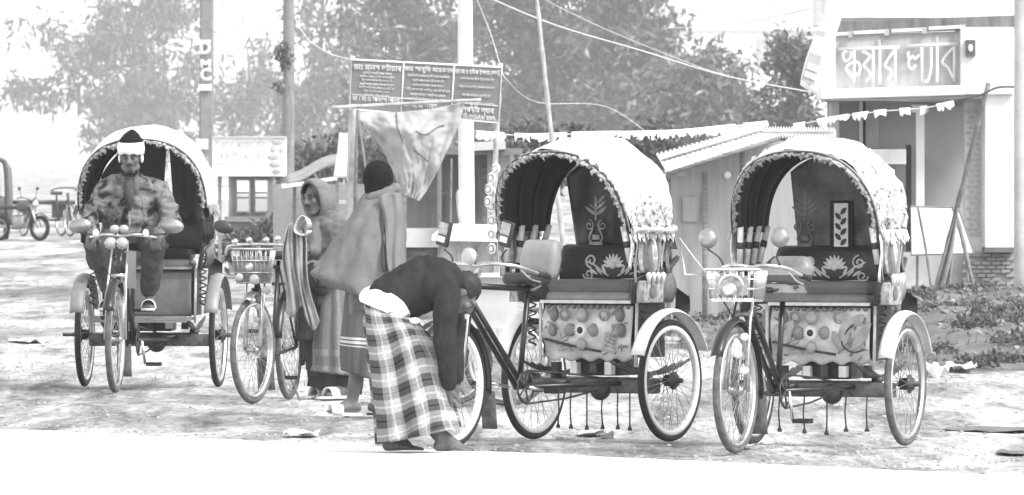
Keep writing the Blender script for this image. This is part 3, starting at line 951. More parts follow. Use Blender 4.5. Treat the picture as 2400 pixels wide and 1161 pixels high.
def tree(label, X, d, blobs, n, ln, wd, seed, mt, trunk_r=.18, droop=.2, thr=-.12, nsc=1.2, spray=0, group='trees behind the stalls', cat='tree', name='tree'):
    root = ebase(name, label, cat, X, d, group)
    L = root.location
    g_ = d / 150.0
    ln *= g_; wd *= g_; trunk_r *= .25 + .42 * g_; nsc /= g_
    bl = []
    for (bx, by, dy, rx, ry, rz) in blobs:     # centres and radii in photograph pixels at distance d, dy in metres
        c = W(bx, by, d) - L
        bl.append((c.x, dy * g_, c.z, rx * d / K, ry * g_, rz * d / K))
    rn = random.Random(seed)
    top = Vector((sum(b[0] for b in bl) / len(bl), 0, max(b[2] for b in bl)))
    fork = V(top.x * .3, 0, max(1.2, top.z * .30))
    MB().tube(crv([(0, 0, -.2), (fork.x * .4, .05, fork.z * .5), fork, fork.lerp(top, .5) + V(.2, 0, 0), top], 5), [trunk_r * (1 - .8 * k / 20) for k in range(21)], 9).build('trunk', bark, root)
    for b in bl:
        c = V(*b[:3])
        st_ = fork.lerp(top, rn.uniform(0, .5))
        pts = crv([st_, st_.lerp(c, .5) + V(rn.uniform(-.3, .3), rn.uniform(-.2, .2), rn.uniform(0, .4)), c], 5)
        MB().tube(pts, [trunk_r * .30 * (1 - .85 * k / (len(pts) - 1)) for k in range(len(pts))], 6).build('limb', bark, root)
        for q in range(4):
            e = c + V(b[3] * rn.uniform(-.8, .8), b[4] * rn.uniform(-.8, .8), b[5] * rn.uniform(-.7, .8))
            MB().tube(crv([st_.lerp(c, .75), c.lerp(e, .5) + V(0, 0, .1), e], 4), [trunk_r * .10 * (1 - .8 * k / 8) for k in range(9)], 5).build('twig', bark, root)
    cm = crown_mesh('crown', bl, n, ln, wd, seed, mt, droop, thr, nsc, spray)
    link('crown', cm, root)
    return root
# central masses
tree('big dense tree directly above the dark signboard', 960, 960, [(900, 60, 0, 110, 1.6, 150), (1010, 30, .3, 110, 1.6, 150), (960, 190, -.2, 120, 1.5, 110), (870, 230, .2, 80, 1.2, 100), (1040, 170, 0, 80, 1.3, 130), (960, -150, 0, 170, 2, 130), (930, 320, 0, 120, 1.4, 80), (1050, 330, .2, 90, 1.4, 70)], 15000, .19, .075, 21, leaf_mid, .2, .15, .16, 2.0, 7)
tree('dense dark tree right of the whitewashed pole, behind the leaning bamboo', 1260, 900, [(1190, 60, 0, 110, 1.5, 140), (1310, 40, .3, 130, 1.6, 150), (1200, 230, -.3, 110, 1.4, 110), (1330, 210, 0, 130, 1.5, 120), (1260, 320, 0, 170, 1.4, 70), (1180, 400, 0, 120, 1.4, 60), (1330, 390, 0, 130, 1.4, 50), (1260, -150, 0, 190, 2, 130)], 19000, .19, .075, 22, leaf_dark, .22, .05, .12, 2.0, 8)
tree('broad leafy tree with light reaching through, left of the far white building', 1470, 880, [(1440, 60, 0, 100, 1.4, 120), (1500, 130, .3, 130, 1.5, 110), (1440, 240, 0, 130, 1.4, 100), (1540, 40, 0, 60, 1, 70), (1560, 240, .2, 110, 1.3, 70), (1430, -120, 0, 150, 1.6, 120), (1450, 340, 0, 140, 1.4, 60), (1590, 310, 0, 90, 1.2, 50)], 17000, .19, .075, 23, leaf_dark, .2, .05, .14, 2.1, 8)
tree('low bushy tree over the shed roof, before the far white building', 1660, 700, [(1640, 220, 0, 90, 1.1, 75), (1700, 270, .2, 90, 1.1, 50), (1580, 275, 0, 80, 1, 50), (1660, 150, 0, 40, .6, 40), (1735, 190, 0, 30, .5, 60), (1640, 320, 0, 120, 1, 40), (1720, 320, 0, 90, 1, 30)], 8500, .18, .07, 24, leaf_dark, .12, .1, .08, 2.0, 7)
tree('small dark tree close to the left end of the big sign', 1850, 460, [(1850, 120, 0, 50, .5, 50), (1830, 200, .1, 60, .5, 60), (1890, 180, 0, 45, .5, 60), (1860, 275, 0, 75, .6, 40), (1780, 250, 0, 40, .4, 40)], 3600, .15, .06, 25, leaf_dark, .09, .15, .10, 2.2, 6)
# left pale trees in the mist
tree('large pale tree with drooping leaf sprays above the driver, lost in mist', 430, 1500, [(330, 40, 0, 130, 1.8, 60), (420, 20, .5, 70, 1.2, 50), (200, 110, 0, 140, 1.6, 50), (340, 150, 0, 150, 1.8, 70), (110, 70, 0, 80, .9, 25), (380, 250, .4, 110, 1.6, 80), (250, 235, 0, 130, 1.6, 50), (90, 210, 0, 100, 1, 28), (160, 160, 0, 90, 1.0, 24), (230, 310, 0, 50, .8, 22), (330, 330, 1, 120, 1.6, 50), (330, -110, 0, 260, 2.4, 100)], 12500, .21, .06, 26, leaf_mid, .22, .30, .20, 2.0, 7)
tree('feathery pale tree between the square pole and the slender pole', 590, 1500, [(580, 170, 0, 70, 1.2, 60), (560, 260, .2, 80, 1.3, 70), (640, 250, 0, 60, 1.2, 80), (600, 330, 0, 110, 1.5, 60), (620, 110, 0, 40, .6, 30), (590, 410, 0, 120, 1.4, 50), (470, 380, 0, 60, 1.2, 60)], 6000, .18, .05, 27, leaf_mid, .16, .2, .22, 2.0, 6)
tree('tall pale tree with hanging creepers right of the slender pole', 740, 1250, [(730, 70, 0, 60, 1, 80), (780, 160, 0, 70, 1.1, 80), (720, 220, 0, 70, 1.1, 80), (780, 300, 0, 90, 1.2, 80), (840, 60, .3, 50, .8, 90), (760, -100, 0, 120, 1.4, 90), (690, 320, 0, 60, 1, 60), (750, 400, 0, 120, 1.2, 60)], 8500, .17, .05, 28, leaf_mid, .16, .3, .18, 2.0, 6)
tree('small clump of creeper growing round the slender pole', 664, 198, [(660, 120, 0, 22, .18, 28), (668, 150, 0, 16, .16, 20), (655, 200, 0, 14, .15, 14)], 260, .10, .05, 29, leaf_pale, .03, .3, -.3, 2, 0, None, 'creeper', 'creeper')
# far hedge and low growth behind stalls reads as one mass
def pl_h(r):
    return None
def hedge(name, X0, X1, Y0, Y1, d, n, seed, mt):
    a, b = W(X0, Y1, d), W(X1, Y0, d)
    c = (a + b) / 2
    k = max(2, int((X1 - X0) / 60))
    bl = [(a.x + (b.x - a.x) * (i + .5) / k, d, c.z + .1 * ((i * 37) % 5 - 2), (b.x - a.x) / k * .8, .8, (b.z - a.z) / 2) for i in range(k)]
    return tag(link(name, crown_mesh(name, bl, n, .16 * d / 150, .07 * d / 150, seed, mt, .2, -.2, 1.2, 4)), kind='stuff')
hedge('undergrowth', 660, 960, 330, 440, 260, 5000, 31, leaf_mid)
hedge('undergrowth', 1090, 1580, 300, 420, 210, 7000, 32, leaf_dark)
hedge('undergrowth', 530, 680, 520, 570, 132, 1400, 33, leaf_mid)

# ------------------------------------------------------------------ rubble bank on the right
def bank_h(x, y):
    px = 1200 + x * K / y
    f = min(1, max(0, (px - 1990) / 160)) * min(1, max(0, (y - 72.5) / 5)) * min(1, max(0, (101 - y) / 3))
    f2 = min(1, max(0, (px - 1585) / 40)) * min(1, max(0, (2000 - px) / 60)) * min(1, max(0, (y - 80) / 3)) * min(1, max(0, (92 - y) / 2))
    h = .30 + .13 * noise.noise(V(x * 1.2, y * .35, 0)) + .09 * noise.noise(V(x * 3.1, y * 1.0, 3)) + .04 * noise.noise(V(x * 8, y * 3, 6))
    f = f * f * (3 - 2 * f); f2 = f2 * f2 * (3 - 2 * f2)
    return max(h * f, .16 * h / .26 * f2) - .03
bxs = np.arange(1.0, 7.6, .055); bys = np.arange(71, 102, .16)
mb = MB()
mb.v = [(x, y, bank_h(x, y)) for y in bys for x in bxs]; mb.uv = [(0, 0, 0)] * len(mb.v)
nbx = len(bxs)
mb.f = [(j * nbx + i, j * nbx + i + 1, (j + 1) * nbx + i + 1, (j + 1) * nbx + i) for j in range(len(bys) - 1) for i in range(nbx - 1)]
bank_mat = mat('bank_soil', .12, .95, var=.55, scale=2.4, bump=.6, bscale=14)
tag(mb.build('bank', bank_mat), kind='structure')
def pl_bank(r):
    while True:
        y = 72.5 + 27 * r.random(); x = 1.2 + 6 * r.random()
        h = bank_h(x, y)
        if h > .02: return (x, y, h)
gravel('rubble', 6500, pl_bank, .010, .060, mat('rubble_stone', .20, .9, var=.6, scale=1.3, det=2), 14)
grass('weeds', 2600, pl_bank, .07, mat('weed_leaf', .10, .8, var=.5, scale=1.5), 15)
bl = []
rw = np.random.default_rng(8)
for _ in range(130):
    p = pl_bank(rw); bl.append((p[0], p[1], p[2] + .03, .22, .3, .06))
tag(link('ground_cover', crown_mesh('ground_cover', bl, 22000, .055, .035, 41, leaf_mid, .0, -.3, 3, 0)), kind='stuff')
# ------------------------------------------------------------------ wheels and cycles
R = 0.36
def ring_x(rmaj, prof, n=56):
    # revolve a closed profile [(radial, axial)] about the x axis
    mb = MB()
    rings = []
    for i in range(n):
        a = 2 * PI * i / n
        rings.append([Vector((ax, (rmaj + ra) * math.cos(a), (rmaj + ra) * math.sin(a))) for ra, ax in prof])
    rings.append(rings[0])
    return mb.loft(rings)

def circ(r, n=10):
    return [(r * math.cos(2 * PI * k / n), r * math.sin(2 * PI * k / n)) for k in range(n)]

def lathe_x(prof, n=14):
    return MB().loft([[Vector((x, r * math.cos(2 * PI * k / n), r * math.sin(2 * PI * k / n))) for k in range(n)] for x, r in prof], cap=(1, 1))

def make_wheel_meshes():
    tyre = ring_x(R - 0.021, circ(0.021)).mesh('tyre', rubber)
    tyre_d = ring_x(R - 0.021, circ(0.021)).mesh('tyre_dusty', rubber_dusty)
    rim = ring_x(R - 0.049, [(-.013, -.015), (-.006, -.018), (.012, -.018), (.012, .018), (-.006, .018), (-.013, .015), (-.017, 0)]).mesh('rim', MATS['chrome'])
    rimw = ring_x(R - 0.053, [(-.010, -.016), (-.004, -.019), (.016, -.019), (.016, .019), (-.004, .019), (-.010, .016), (-.014, 0)]).mesh('rim_white', white_paint)
    sp = MB()
    for i in range(36):
        a = 2 * PI * i / 36
        side = 1 if i % 2 else -1
        b = a + (0.42 if (i // 2) % 2 else -0.42)
        sp.tube([(side * .032, .024 * math.cos(b), .024 * math.sin(b)), (side * .003, (R - .062) * math.cos(a), (R - .062) * math.sin(a))], 0.0017, 4)
    spm = sp.mesh('spokes', steel)
    hub = lathe_x([(-.048, .008), (-.046, .016), (-.036, .016), (-.035, .028), (-.029, .028), (-.028, .015), (.028, .015), (.029, .028), (.035, .028), (.036, .016), (.046, .016), (.048, .008)]).mesh('hub', steel)
    hubr = lathe_x([(-.03, .02), (-.028, .034), (.02, .038), (.022, .055), (.03, .055), (.036, .042), (.05, .036), (.055, .016), (.085, .015), (.087, .006)]).mesh('hub_big', dark_metal)
    return tyre, tyre_d, rim, rimw, spm, hub, hubr
TYRE, TYRED, RIM, RIMW, SPOKES, HUB, HUBR = make_wheel_meshes()

def wheel(parent, loc, rz=0.0, rimmesh=None, rear=0, dusty=False, scale=1.0, spin=0.0):
    w = link('wheel', TYRED if dusty else TYRE, parent, loc)
    w.rotation_euler = Euler((spin, 0, rz), 'XYZ')
    w.scale = (scale,) * 3
    link('rim', rimmesh or RIM, w)
    link('spokes', SPOKES, w)
    h = link('hub', HUBR if rear else HUB, w)
    if rear < 0: h.rotation_euler = (0, 0, PI)
    return w

def arc_guard(rad, a0, a1, width, n=22, lip=0.012):
    # mudguard: curved strip about the x axis, slightly domed
    rings = []
    for i in range(n + 1):
        a = a0 + (a1 - a0) * i / n
        ring = []
        for j in range(7):
            x = (j / 6 - .5) * width
            rr = rad + lip * (1 - (2 * j / 6 - 1) ** 2) * 1.6
            ring.append(Vector((x, rr * math.cos(a), rr * math.sin(a))))
        rings.append(ring)
    return MB().loft(rings, closed=False)

def spiral(c, r0, turns, n=22, dirn=1, a0=0.0, ux=V(1, 0, 0), uz=V(0, 0, 1)):
    out = []
    for i in range(n + 1):
        t = i / n
        a = a0 + dirn * turns * 2 * PI * t
        r = r0 * (1 - .82 * t)
        out.append(Vector(c) + ux * r * math.cos(a) + uz * r * math.sin(a))
    return out

def leafshape(mb, c, ang, L, w, yo=0.0, bulge=.008, n=5):
    # a raised leaf in the local xz plane
    d = V(math.cos(ang), 0, math.sin(ang)); p = V(-math.sin(ang), 0, math.cos(ang))
    rings = []
    for i in range(n + 1):
        t = i / n
        ww = w * math.sin(PI * (t * .9 + .05)) ** .8
        b = Vector(c) + d * L * t
        rings.append([b - p * ww + V(0, yo, 0), b + V(0, yo - bulge * math.sin(PI * t), 0), b + p * ww + V(0, yo, 0)])
    mb.loft(rings, closed=False)

def flower(parent, c, r, npet, matp, matc):
    mb = MB()
    for k in range(npet):
        leafshape(mb, (c[0], c[1] - .006, c[2]), 2 * PI * k / npet, r, r * 1.9 / npet, 0, .006, 3)
    f = mb.build('flower', matp, parent)
    o = MB().ell((c[0], c[1] - .01, c[2]), (r * .42, .012, r * .42)).build('flower_centre', matc, parent)
    return f

def hood_fn(bows, Wd, zb, k=1.0, sag=0.03, p=.82, lobes=None):
    n = len(bows) - 1
    def fn(u, v):
        t = PI * u
        c, s = -math.cos(t), math.sin(t)
        f = min(v * n, n - 1e-6); i = int(f); fr = f - i
        yb = bows[i][0] * (1 - fr) + bows[i + 1][0] * fr
        ya = bows[i][1] * (1 - fr) + bows[i + 1][1] * fr
        za = bows[i][2] * (1 - fr) + bows[i + 1][2] * fr
        g = k * (1 - sag * math.sin(PI * fr))
        h = max(s, 0) ** p
        x = Wd * g * (1 if c > 0 else -1) * abs(c) ** p
        return V(x, yb + (ya - yb) * h, zb + (za - zb) * h * g)
    return fn

def rickshaw(name_label, st, loc, rz, scale=1.0):
    rnd = random.Random(st['seed'])
    WB = 1.7
    root = empty('cycle_rickshaw', name_label, 'cycle rickshaw', loc, rz, 'cycle rickshaws parked on the dirt verge')
    root.scale = (scale,) * 3
    # --- wheels and mudguards
    wheel(root, (.465, 0, R), 0, st['rear_rim'], 1, st['dusty'], spin=.3)
    wheel(root, (-.465, 0, R), 0, st['rear_rim'], -1, st['dusty'], spin=.8)
    wheel(root, (0, -WB, R), st.get('steer', 0), st['front_rim'], 0, st.get('front_dusty', st['dusty']), spin=.5)
    gm = st['guard']
    for sx in (1, -1):
        g = arc_guard(.405, math.radians(158), math.radians(24), .095).build('mudguard', gm, root, loc=(sx * .465, 0, R))
        thicken(g, .004)
        MB().tube([(sx * .06, -.40, .20), (sx * .06, 0, 0)], .004, 5).build('stay', steel, g) if False else None
    g = arc_guard(.385, math.radians(150), math.radians(-8), .07).build('mudguard', black_paint, root, loc=(0, -WB, R)); thicken(g, .003)
    fl = MB().grid(lambda u, v: V((u - .5) * .10, .395 + .03 * v, -.04 - .22 * v), 2, 4).build('mud_flap', rubber_dusty, root, loc=(0, -WB, R)); thicken(fl, .004)
    # --- fork, stem, handlebar
    mb = MB()
    for sx in (1, -1):
        mb.tube([(sx * .055, -WB, R), (sx * .055, -WB + .06, .60), (sx * .035, -WB + .15, .785)], .013, 8)
    mb.box((0, -WB + .15, .785), (.10, .05, .03))
    mb.build('fork', st['fork'], root)
    mb = MB()
    for sx in (1, -1):
        mb.tube([(sx * .072, -WB - .005, R), (sx * .06, -WB + .08, .75), (sx * .05, -WB + .24, 1.02)], .008, 6)
    mb.build('fork_stay', chrome, root)
    MB().tube([(0, -WB + .155, .79), (0, -WB + .27, .99)], .024, 10).build('head_tube', black_paint, root)
    s = st.get('bar', .25)
    pts = crv([(-s - .02, -WB + 0.58, .985), (-s, -WB + 0.46, 1.01), (-s * .85, -WB + 0.33, 1.045), (-s * .4, -WB + 0.26, 1.06), (0, -WB + 0.28, 1.05),
               (s * .4, -WB + 0.26, 1.06), (s * .85, -WB + 0.33, 1.045), (s, -WB + 0.46, 1.01), (s + .02, -WB + 0.58, .985)], 5)
    hb = MB().tube(pts, .0115, 8)
    hb.tube([(0, -WB + .265, .98), (0, -WB + .29, 1.055)], .014, 8)
    hb.build('handlebar', st['barmat'], root)
    for sx in (1, -1):
        MB().tube([(sx * (s + .005), -WB + .50, 1.0), (sx * (s + .022), -WB + .60, .98)], .017, 8).build('grip', rubber, root)
        MB().tube(crv([(sx * (s - .03), -WB + .38, 1.02), (sx * (s + .0), -WB + .43, .97), (sx * (s + .01), -WB + .53, .95)], 4), .005, 5).build('brake_lever', chrome, root)
    # brake cable loops
    MB().tube(crv([(-s * .5, -WB + .27, 1.05), (-.16, -WB + .08, .98), (-.06, -WB + .04, .82), (-.02, -WB + .12, .72)], 6), .004, 5).build('cable', rubber, root)
    # --- frame
    mb = MB()
    for sx in (.024, -.024):
        mb.tube([(sx, -WB + .19, .84), (sx, -.95, .345)], .017, 8)
    mb.build('down_tube', black_paint, root)
    MB().tube([(0, -WB + .24, .93), (0, -.86, .905)], .018, 8).build('top_tube', black_paint, root)
    MB().tube([(0, -.95, .33), (0, -.84, .93)], .017, 8).build('seat_tube', black_paint, root)
    mb = MB()
    for sx in (1, -1):
        mb.tube([(sx * .03, -.94, .335), (sx * .14, -.30, .34), (sx * .20, .02, .345)], .016, 8)
    mb.build('rear_stay', black_paint, root)
    # --- crank, chain, pedals
    crm = ring_x(.088, [(-.006, -.003), (.008, -.003), (.008, .003), (-.006, .003)], 30)
    for q in range(5):
        a = q * 1.2566
        crm.tube([(0, 0, 0), (0, .085 * math.cos(a), .085 * math.sin(a))], .006, 5)
    cr = crm.build('chainring', dark_metal, root, loc=(.045, -.95, .335))
    ca = st['crank']
    for sx in (1, -1):
        a = ca if sx > 0 else ca + PI
        e = V(sx * .085, -.95 + .17 * math.cos(a), .335 + .17 * math.sin(a))
        MB().tube([(sx * .07, -.95, .335), e], .010, 6).build('crank_arm', chrome, root)
        pd = MB().box(e + V(sx * .06, 0, 0), (.095, .07, .012)).box(e + V(sx * .06, -.035, 0), (.10, .012, .026)).box(e + V(sx * .06, .035, 0), (.10, .012, .026))
        pd.build('pedal', rubber, root, smooth=False)
    MB().tube([(.045, -1.04, .30), (.045, -.95, .238), (.05, -.5, .26), (.06, -.04, .315), (.06, .04, .36), (.05, -.4, .40), (.045, -.93, .433), (.045, -1.04, .37)], .006, 5, closed=True).build('chain', dark_metal, root)
    # --- saddle
    sm = st['saddle']
    if st['saddle_kind'] == 'cushion':
        MB().rbox((0, -.86, .965), (.20, .27, .07), .03).build('saddle', vinyl_dark, root)
        MB().rbox((0, -.70, 1.075), (.235, .085, .235), .035, Matrix.Rotation(-.18, 3, 'X'), puff=.012).build('saddle_back', sm, root)
    else:
        MB().rbox((0, -.86, 1.0), (.27, .34, .085), .04, puff=.01).build('saddle', sm, root)
        MB().rbox((0, -.69, 1.03), (.26, .13, .15), .055, puff=.01).build('saddle_roll', sm, root)
        bag = MB().rbox((.0, -.90, .90), (.23, .34, .10), .045, puff=.012).build('saddle_bag', vinyl_grey, root)
        MB().tube(crv([(-.125, -.95, .93), (.0, -1.09, .915), (.125, -.95, .93)], 5), .008, 5).build('strap', vinyl_dark, bag)
    MB().tube(crv([(.06, -.80, .93), (.02, -.84, .90), (-.06, -.80, .93)], 3), .012, 5).build('saddle_spring', steel, root)
    # --- axle beam, leaf springs, coil springs
    MB().rbox((0, -.06, .325), (.84, .075, .085), .012).build('axle_beam', rusty, root)
    MB().tube([(-.47, 0, R), (.47, 0, R)], .016, 8).build('axle', steel, root)
    for sx in (.30, -.30):
        mb = MB()
        for q in range(4):
            L = .46 - .09 * q
            mb.tube([(sx, -L + .06 + L * 2 * t, .475 - q * .012 - .085 * (1 - (2 * t - 1) ** 2) * (L / .46)) for t in [k / 8 for k in range(9)]], .009, 4)
        mb.box((sx, .0, .375), (.06, .07, .05))
        mb.build('leaf_spring', dark_metal, root)
        MB().tube([(sx * 1.27 + .022 * math.cos(a), -.16 + .022 * math.sin(a), .56 + .012 * a / 1.6) for a in [k * PI / 5 for k in range(100)]][:96], .006, 4).build('coil_spring', dark_metal, root)
    MB().rbox((.0, .06, .445), (.30, .24, .12), .015).build('motor_box', dark_metal, root)
    MB().ell((.05, -.10, .30), (.065, .05, .06)).build('axle_boss', dark_metal, root)
    mb = MB()
    for k in range(5):
        x = -.24 + .125 * k + rnd.uniform(-.02, .02)
        mb2 = MB().box((x, -.10, .43), (.045, .05, .05 + .03 * rnd.random()))
        mb2.build('bracket', cream_trim if k % 2 else dark_metal, root, smooth=False)
    for k in range(st['tassels']):
        x = -.26 + .52 * k / max(1, st['tassels'] - 1) + rnd.uniform(-.015, .015)
        L = .19 + rnd.uniform(-.012, .012)
        mb = MB().tube([(x, -.09, .285), (x + rnd.uniform(-.008, .008), -.09, .285 - L * .5), (x, -.09, .285 - L)], .0048, 5)
        mb.loft([[V(x + r * math.cos(q * PI / 3), -.09 + r * math.sin(q * PI / 3), z) for q in range(6)] for z, r in ((.285 - L + .012, .004), (.285 - L - .012, .015), (.285 - L - .022, .013))], cap=(1, 1))
        mb.build('tassel', dark_metal, root)
    # --- body: footboard, seat box, panel
    BW = .30
    fb = None if st['motif'] else MB().box((0, -.33, .475), (BW * 2 + .04, .48, .022)).box((0, -.575, .475), (BW * 2 + .05, .018, .045)).build('footboard', st['footmat'], root, smooth=False)
    def pan(u, v):
        x = (u - .5) * BW * 2
        z = .80 - .31 * v - (.022 * math.sin(u * PI * 5) ** 2 * (1 if v > .9 else 0) if st['motif'] else 0)
        return V(x, -.135 - .035 * math.sin(v * PI) - (.012 * math.sin(u * 9 + v * 6) if st['motif'] else 0), z)
    fp = MB().grid(pan, 30, 16).build('front_panel', st['panel'], root); thicken(fp, .006)
    if st['motif']:
        ox = st['motif_x']
        for (px, pz, rr) in ((0, .088, .038), (-.080, .0, .036), (.080, .0, .036), (0, -.085, .035)):
            MB().ell((ox + px, -.178, .655 + pz), (rr, .030, rr * 1.12)).build('painted_petal', petal_grey if pz else vinyl_pale, fp)
        flower(fp, (ox, -.192, .655), .048, 18, white_paint, dark_metal)
        for (px, pz) in ((-.15, .745), (.12, .745)):
            mb = MB().tube([(px + .034 * math.cos(a), -.175, pz + .034 * math.sin(a)) for a in [k * PI / 8 for k in range(16)]], .0055, 6, closed=True)
            mb.build('painted_ring', vinyl_pale, fp)
            MB().ell((px, -.170, pz), (.025, .016, .025)).build('painted_stud', petal_grey, fp)
        if st['seed'] == 11:
            mb = MB()
            for (lx, lz, la, ll, lw) in ((.13, .56, 1.35, .20, .034), (.20, .56, .95, .19, .030), (.13, .56, 2.0, .12, .024), (.20, .70, 2.4, .10, .03), (.19, .70, .6, .10, .03), (-.22, .58, 1.2, .16, .028), (-.23, .58, 1.9, .13, .024)):
                leafshape(mb, (lx, -.182, lz), la, ll, lw, 0, .018, 7)
            mb.build('painted_leaf_spray', petal_grey, fp)['kind'] = 'stuff'
            MB().tube(crv([(.28, -.17, .74), (.19, -.19, .69), (.14, -.19, .60), (.20, -.19, .545), (.27, -.175, .56)], 5), .005, 6).build('painted_stem', vinyl_dark, fp)
        for sx in ((-1, 1) if st['seed'] != 11 else (-1,)):
            for (px, pz, rr, hh) in ((.225, .745, .030, .042), (.235, .655, .028, .04)):
                MB().ell((sx * px, -.168, pz), (rr, .028, hh)).build('painted_petal', petal_grey if sx * rr > .037 else vinyl_grey, fp)
            MB().tube(crv([(sx * .275, -.17, .70), (sx * .20, -.19, .685), (sx * .16, -.185, .60), (sx * .10, -.175, .53)], 5), .0055, 6).build('painted_stem', grey_trim, fp)
            mb = MB()
            for q in range(4):
                leafshape(mb, (sx * .19, -.18, .60 - q * .022), (PI if sx > 0 else 0) + sx * (.6 - .1 * q) * -1, .075, .011, 0, .01)
            mb.build('painted_leaves', petal_grey, fp)
        mb = MB()
        for q in range(60):
            xx = -.28 + .56 * rnd.random(); zz = .52 + .26 * rnd.random()
            if abs(xx - ox) < .15 and abs(zz - .655) < .14: continue
            leafshape(mb, (xx, -.176, zz), rnd.uniform(0, 6.28), rnd.uniform(.025, .055), .007, 0, .008, 4)
        for q in range(14):
            mb.ell((-.27 + .54 * q / 13, -.150, .792), (.016, .012, .014), None, 8, 5)
        mb.build('painted_scrolls', vinyl_grey, fp)['kind'] = 'stuff'
        MB().tube(crv([(-.29, -.165, .60), (-.16, -.19, .575), (-.03, -.185, .55), (.10, -.18, .53)], 5), .008, 6).build('panel_seam', dark_metal, fp)
    for sx in (1, -1):
        MB().box((sx * (BW + .012), .03, .655), (.02, .32, .32)).build('seat_box_side', st['side'], root, smooth=False)
        MB().tube([(sx * (BW + .025), -.16, .44), (sx * (BW + .03), -.15, .82)], .010, 6).build('body_post', cream_trim, root)
    MB().box((0, .195, .655), (BW * 2, .02, .32)).build('seat_box_back', st['side'], root, smooth=False)
    # cushion in two tiers
    MB().rbox((0, .0, .845), (BW * 2 - .01, .34, .075), .03).build('seat_base', st['seat2'], root)
    MB().rbox((0, .0, .915), (BW * 2 - .015, .32, .075), .036, puff=.006).build('seat_cushion', st['seat'], root)
    MB().box((0, -.185, .822), (BW * 2 + .02, .014, .018)).build('seat_trim', cream_trim if st['motif'] else grey_trim, root, smooth=False)
    # backrest
    bkr = MB().rbox((0, .165, 1.035), (.74, .10, .245), .04, Matrix.Rotation(-.10, 3, 'X'), puff=.01).build('backrest', st['back'], root)
    if st['motif']:
        ey = .102; ez = 1.03; ex = st.get('emblem_x', .05)
        mb = MB()
        for k in range(9):
            leafshape(mb, (ex, ey, ez), PI * (.02 + .96 * k / 8), .075, .011, 0, .01, 4)
        for sx in (1, -1):
            mb.tube(spiral((ex + sx * .15, ey, ez + .03), .042, 1.4, 20, sx, PI / 2 + PI / 2 * (1 - sx)), .0065, 5)
            mb.tube(spiral((ex + sx * .17, ey, ez - .05), .036, 1.3, 18, -sx, PI / 2 * (1 - sx)), .006, 5)
            mb.tube(crv([(ex + sx * .03, ey, ez - .06), (ex + sx * .08, ey, ez - .03), (ex + sx * .12, ey, ez + .0), (ex + sx * .19, ey, ez + .03)], 5), .006, 5)
            for q in range(3):
                leafshape(mb, (ex + sx * (.05 + .03 * q), ey, ez - .05), PI / 2 - sx * (.5 + .25 * q), .06, .009, 0, .008, 4)
        mb.tube(crv([(ex - .19, ey, ez - .075), (ex, ey, ez - .085), (ex + .19, ey, ez - .075)], 6), .008, 5)
        mb.ell((ex, ey - .005, ez + .005), (.024, .016, .024))
        mb.build('emblem', cream_trim, bkr)
    # --- hood
    zb = 1.235
    Wd = .435
    bows = st['bows']
    f_out = hood_fn(bows, Wd, zb, 1.0, st['sag'])
    def f_cover(u, v):
        q = f_out(u, v)
        low = noise.noise(q * 4 + V(0, st['seed'], 0)) * st['crumple'] * .9
        nn = noise.noise(q * 9 + V(st['seed'], 0, 0)) * st['crumple'] + noise.noise(q * 23) * st['crumple'] * .5
        c = V(0, q.y, zb - .05)
        return q + (q - c).normalized() * (.012 + nn + low)
    hc = MB().grid(f_cover, 56, 26).build('hood_cover', st['cover'], root); thicken(hc, .004)
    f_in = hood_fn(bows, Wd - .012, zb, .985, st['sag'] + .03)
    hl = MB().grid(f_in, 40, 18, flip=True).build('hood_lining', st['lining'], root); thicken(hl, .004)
    piv = [(.425, -.37, 1.0), (.43, -.255, .99), (.43, -.14, .99), (.43, -.03, 1.0)]
    for i, (yb, ya, za) in enumerate(bows):
        fi = hood_fn([bows[i], bows[i]], Wd - .022, zb, .972, 0)
        arch = [fi(u / 24, 0) for u in range(25)]
        P = piv[min(i, 3)]
        pts = [V(-P[0], P[1], P[2])] + arch + [V(*P)]
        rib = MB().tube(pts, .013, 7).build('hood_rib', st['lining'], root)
        for sx in (0, 1):
            a, b = (pts[0], pts[1]) if sx == 0 else (pts[-1], pts[-2])
            MB().tube([a + (b - a) * .25, b + (b - a) * .15], .019, 8).build('rib_sleeve', st['sleeve'], rib)
            MB().tube([a + (b - a) * .62, a + (b - a) * .78], .0215, 8).build('sleeve_band', dark_metal, rib)
    # frill along the front bow: many small petals hanging from the edge
    mb = MB()
    ff = hood_fn([bows[0], bows[0]], Wd + .004, zb, 1.0, 0)
    NF = 170
    for k in range(NF):
        u = (k + .5) / NF
        q = ff(u, 0); q2 = ff(min(1, u + .012), 0)
        t = (q2 - q).normalized() if (q2 - q).length > 1e-6 else V(1, 0, 0)
        c = V(0, q.y, zb)
        inn = (c - q); inn.y = 0
        inn = inn.normalized() if inn.length > 1e-6 else V(0, 0, -1)
        L = st['frill'] * rnd.choice((.45, .7, .9, 1.0, 1.15, 1.5)) * rnd.uniform(.85, 1.15); w = .009 * rnd.uniform(.8, 1.3)
        out = V(0, -.012 - .02 * rnd.random(), 0)
        p0 = q + V(0, -.012, 0)
        mb.add([p0 - t * w - inn * .012, p0 + t * w - inn * .012, p0 + inn * L * .6 + t * w * 1.1 + out, p0 + inn * L + out * .3 + t * rnd.uniform(-.008, .008), p0 + inn * L * .6 - t * w * 1.1 + out], [(0, 1, 2, 4), (4, 2, 3)])
    fr = mb.build('frill', st['frillmat'], root, smooth=False); thicken(fr, .002)
    MB().tube([ff(u / 40, 0) + V(0, -.02, 0) for u in range(41)], .009, 6).build('front_piping', st['piping'], root)
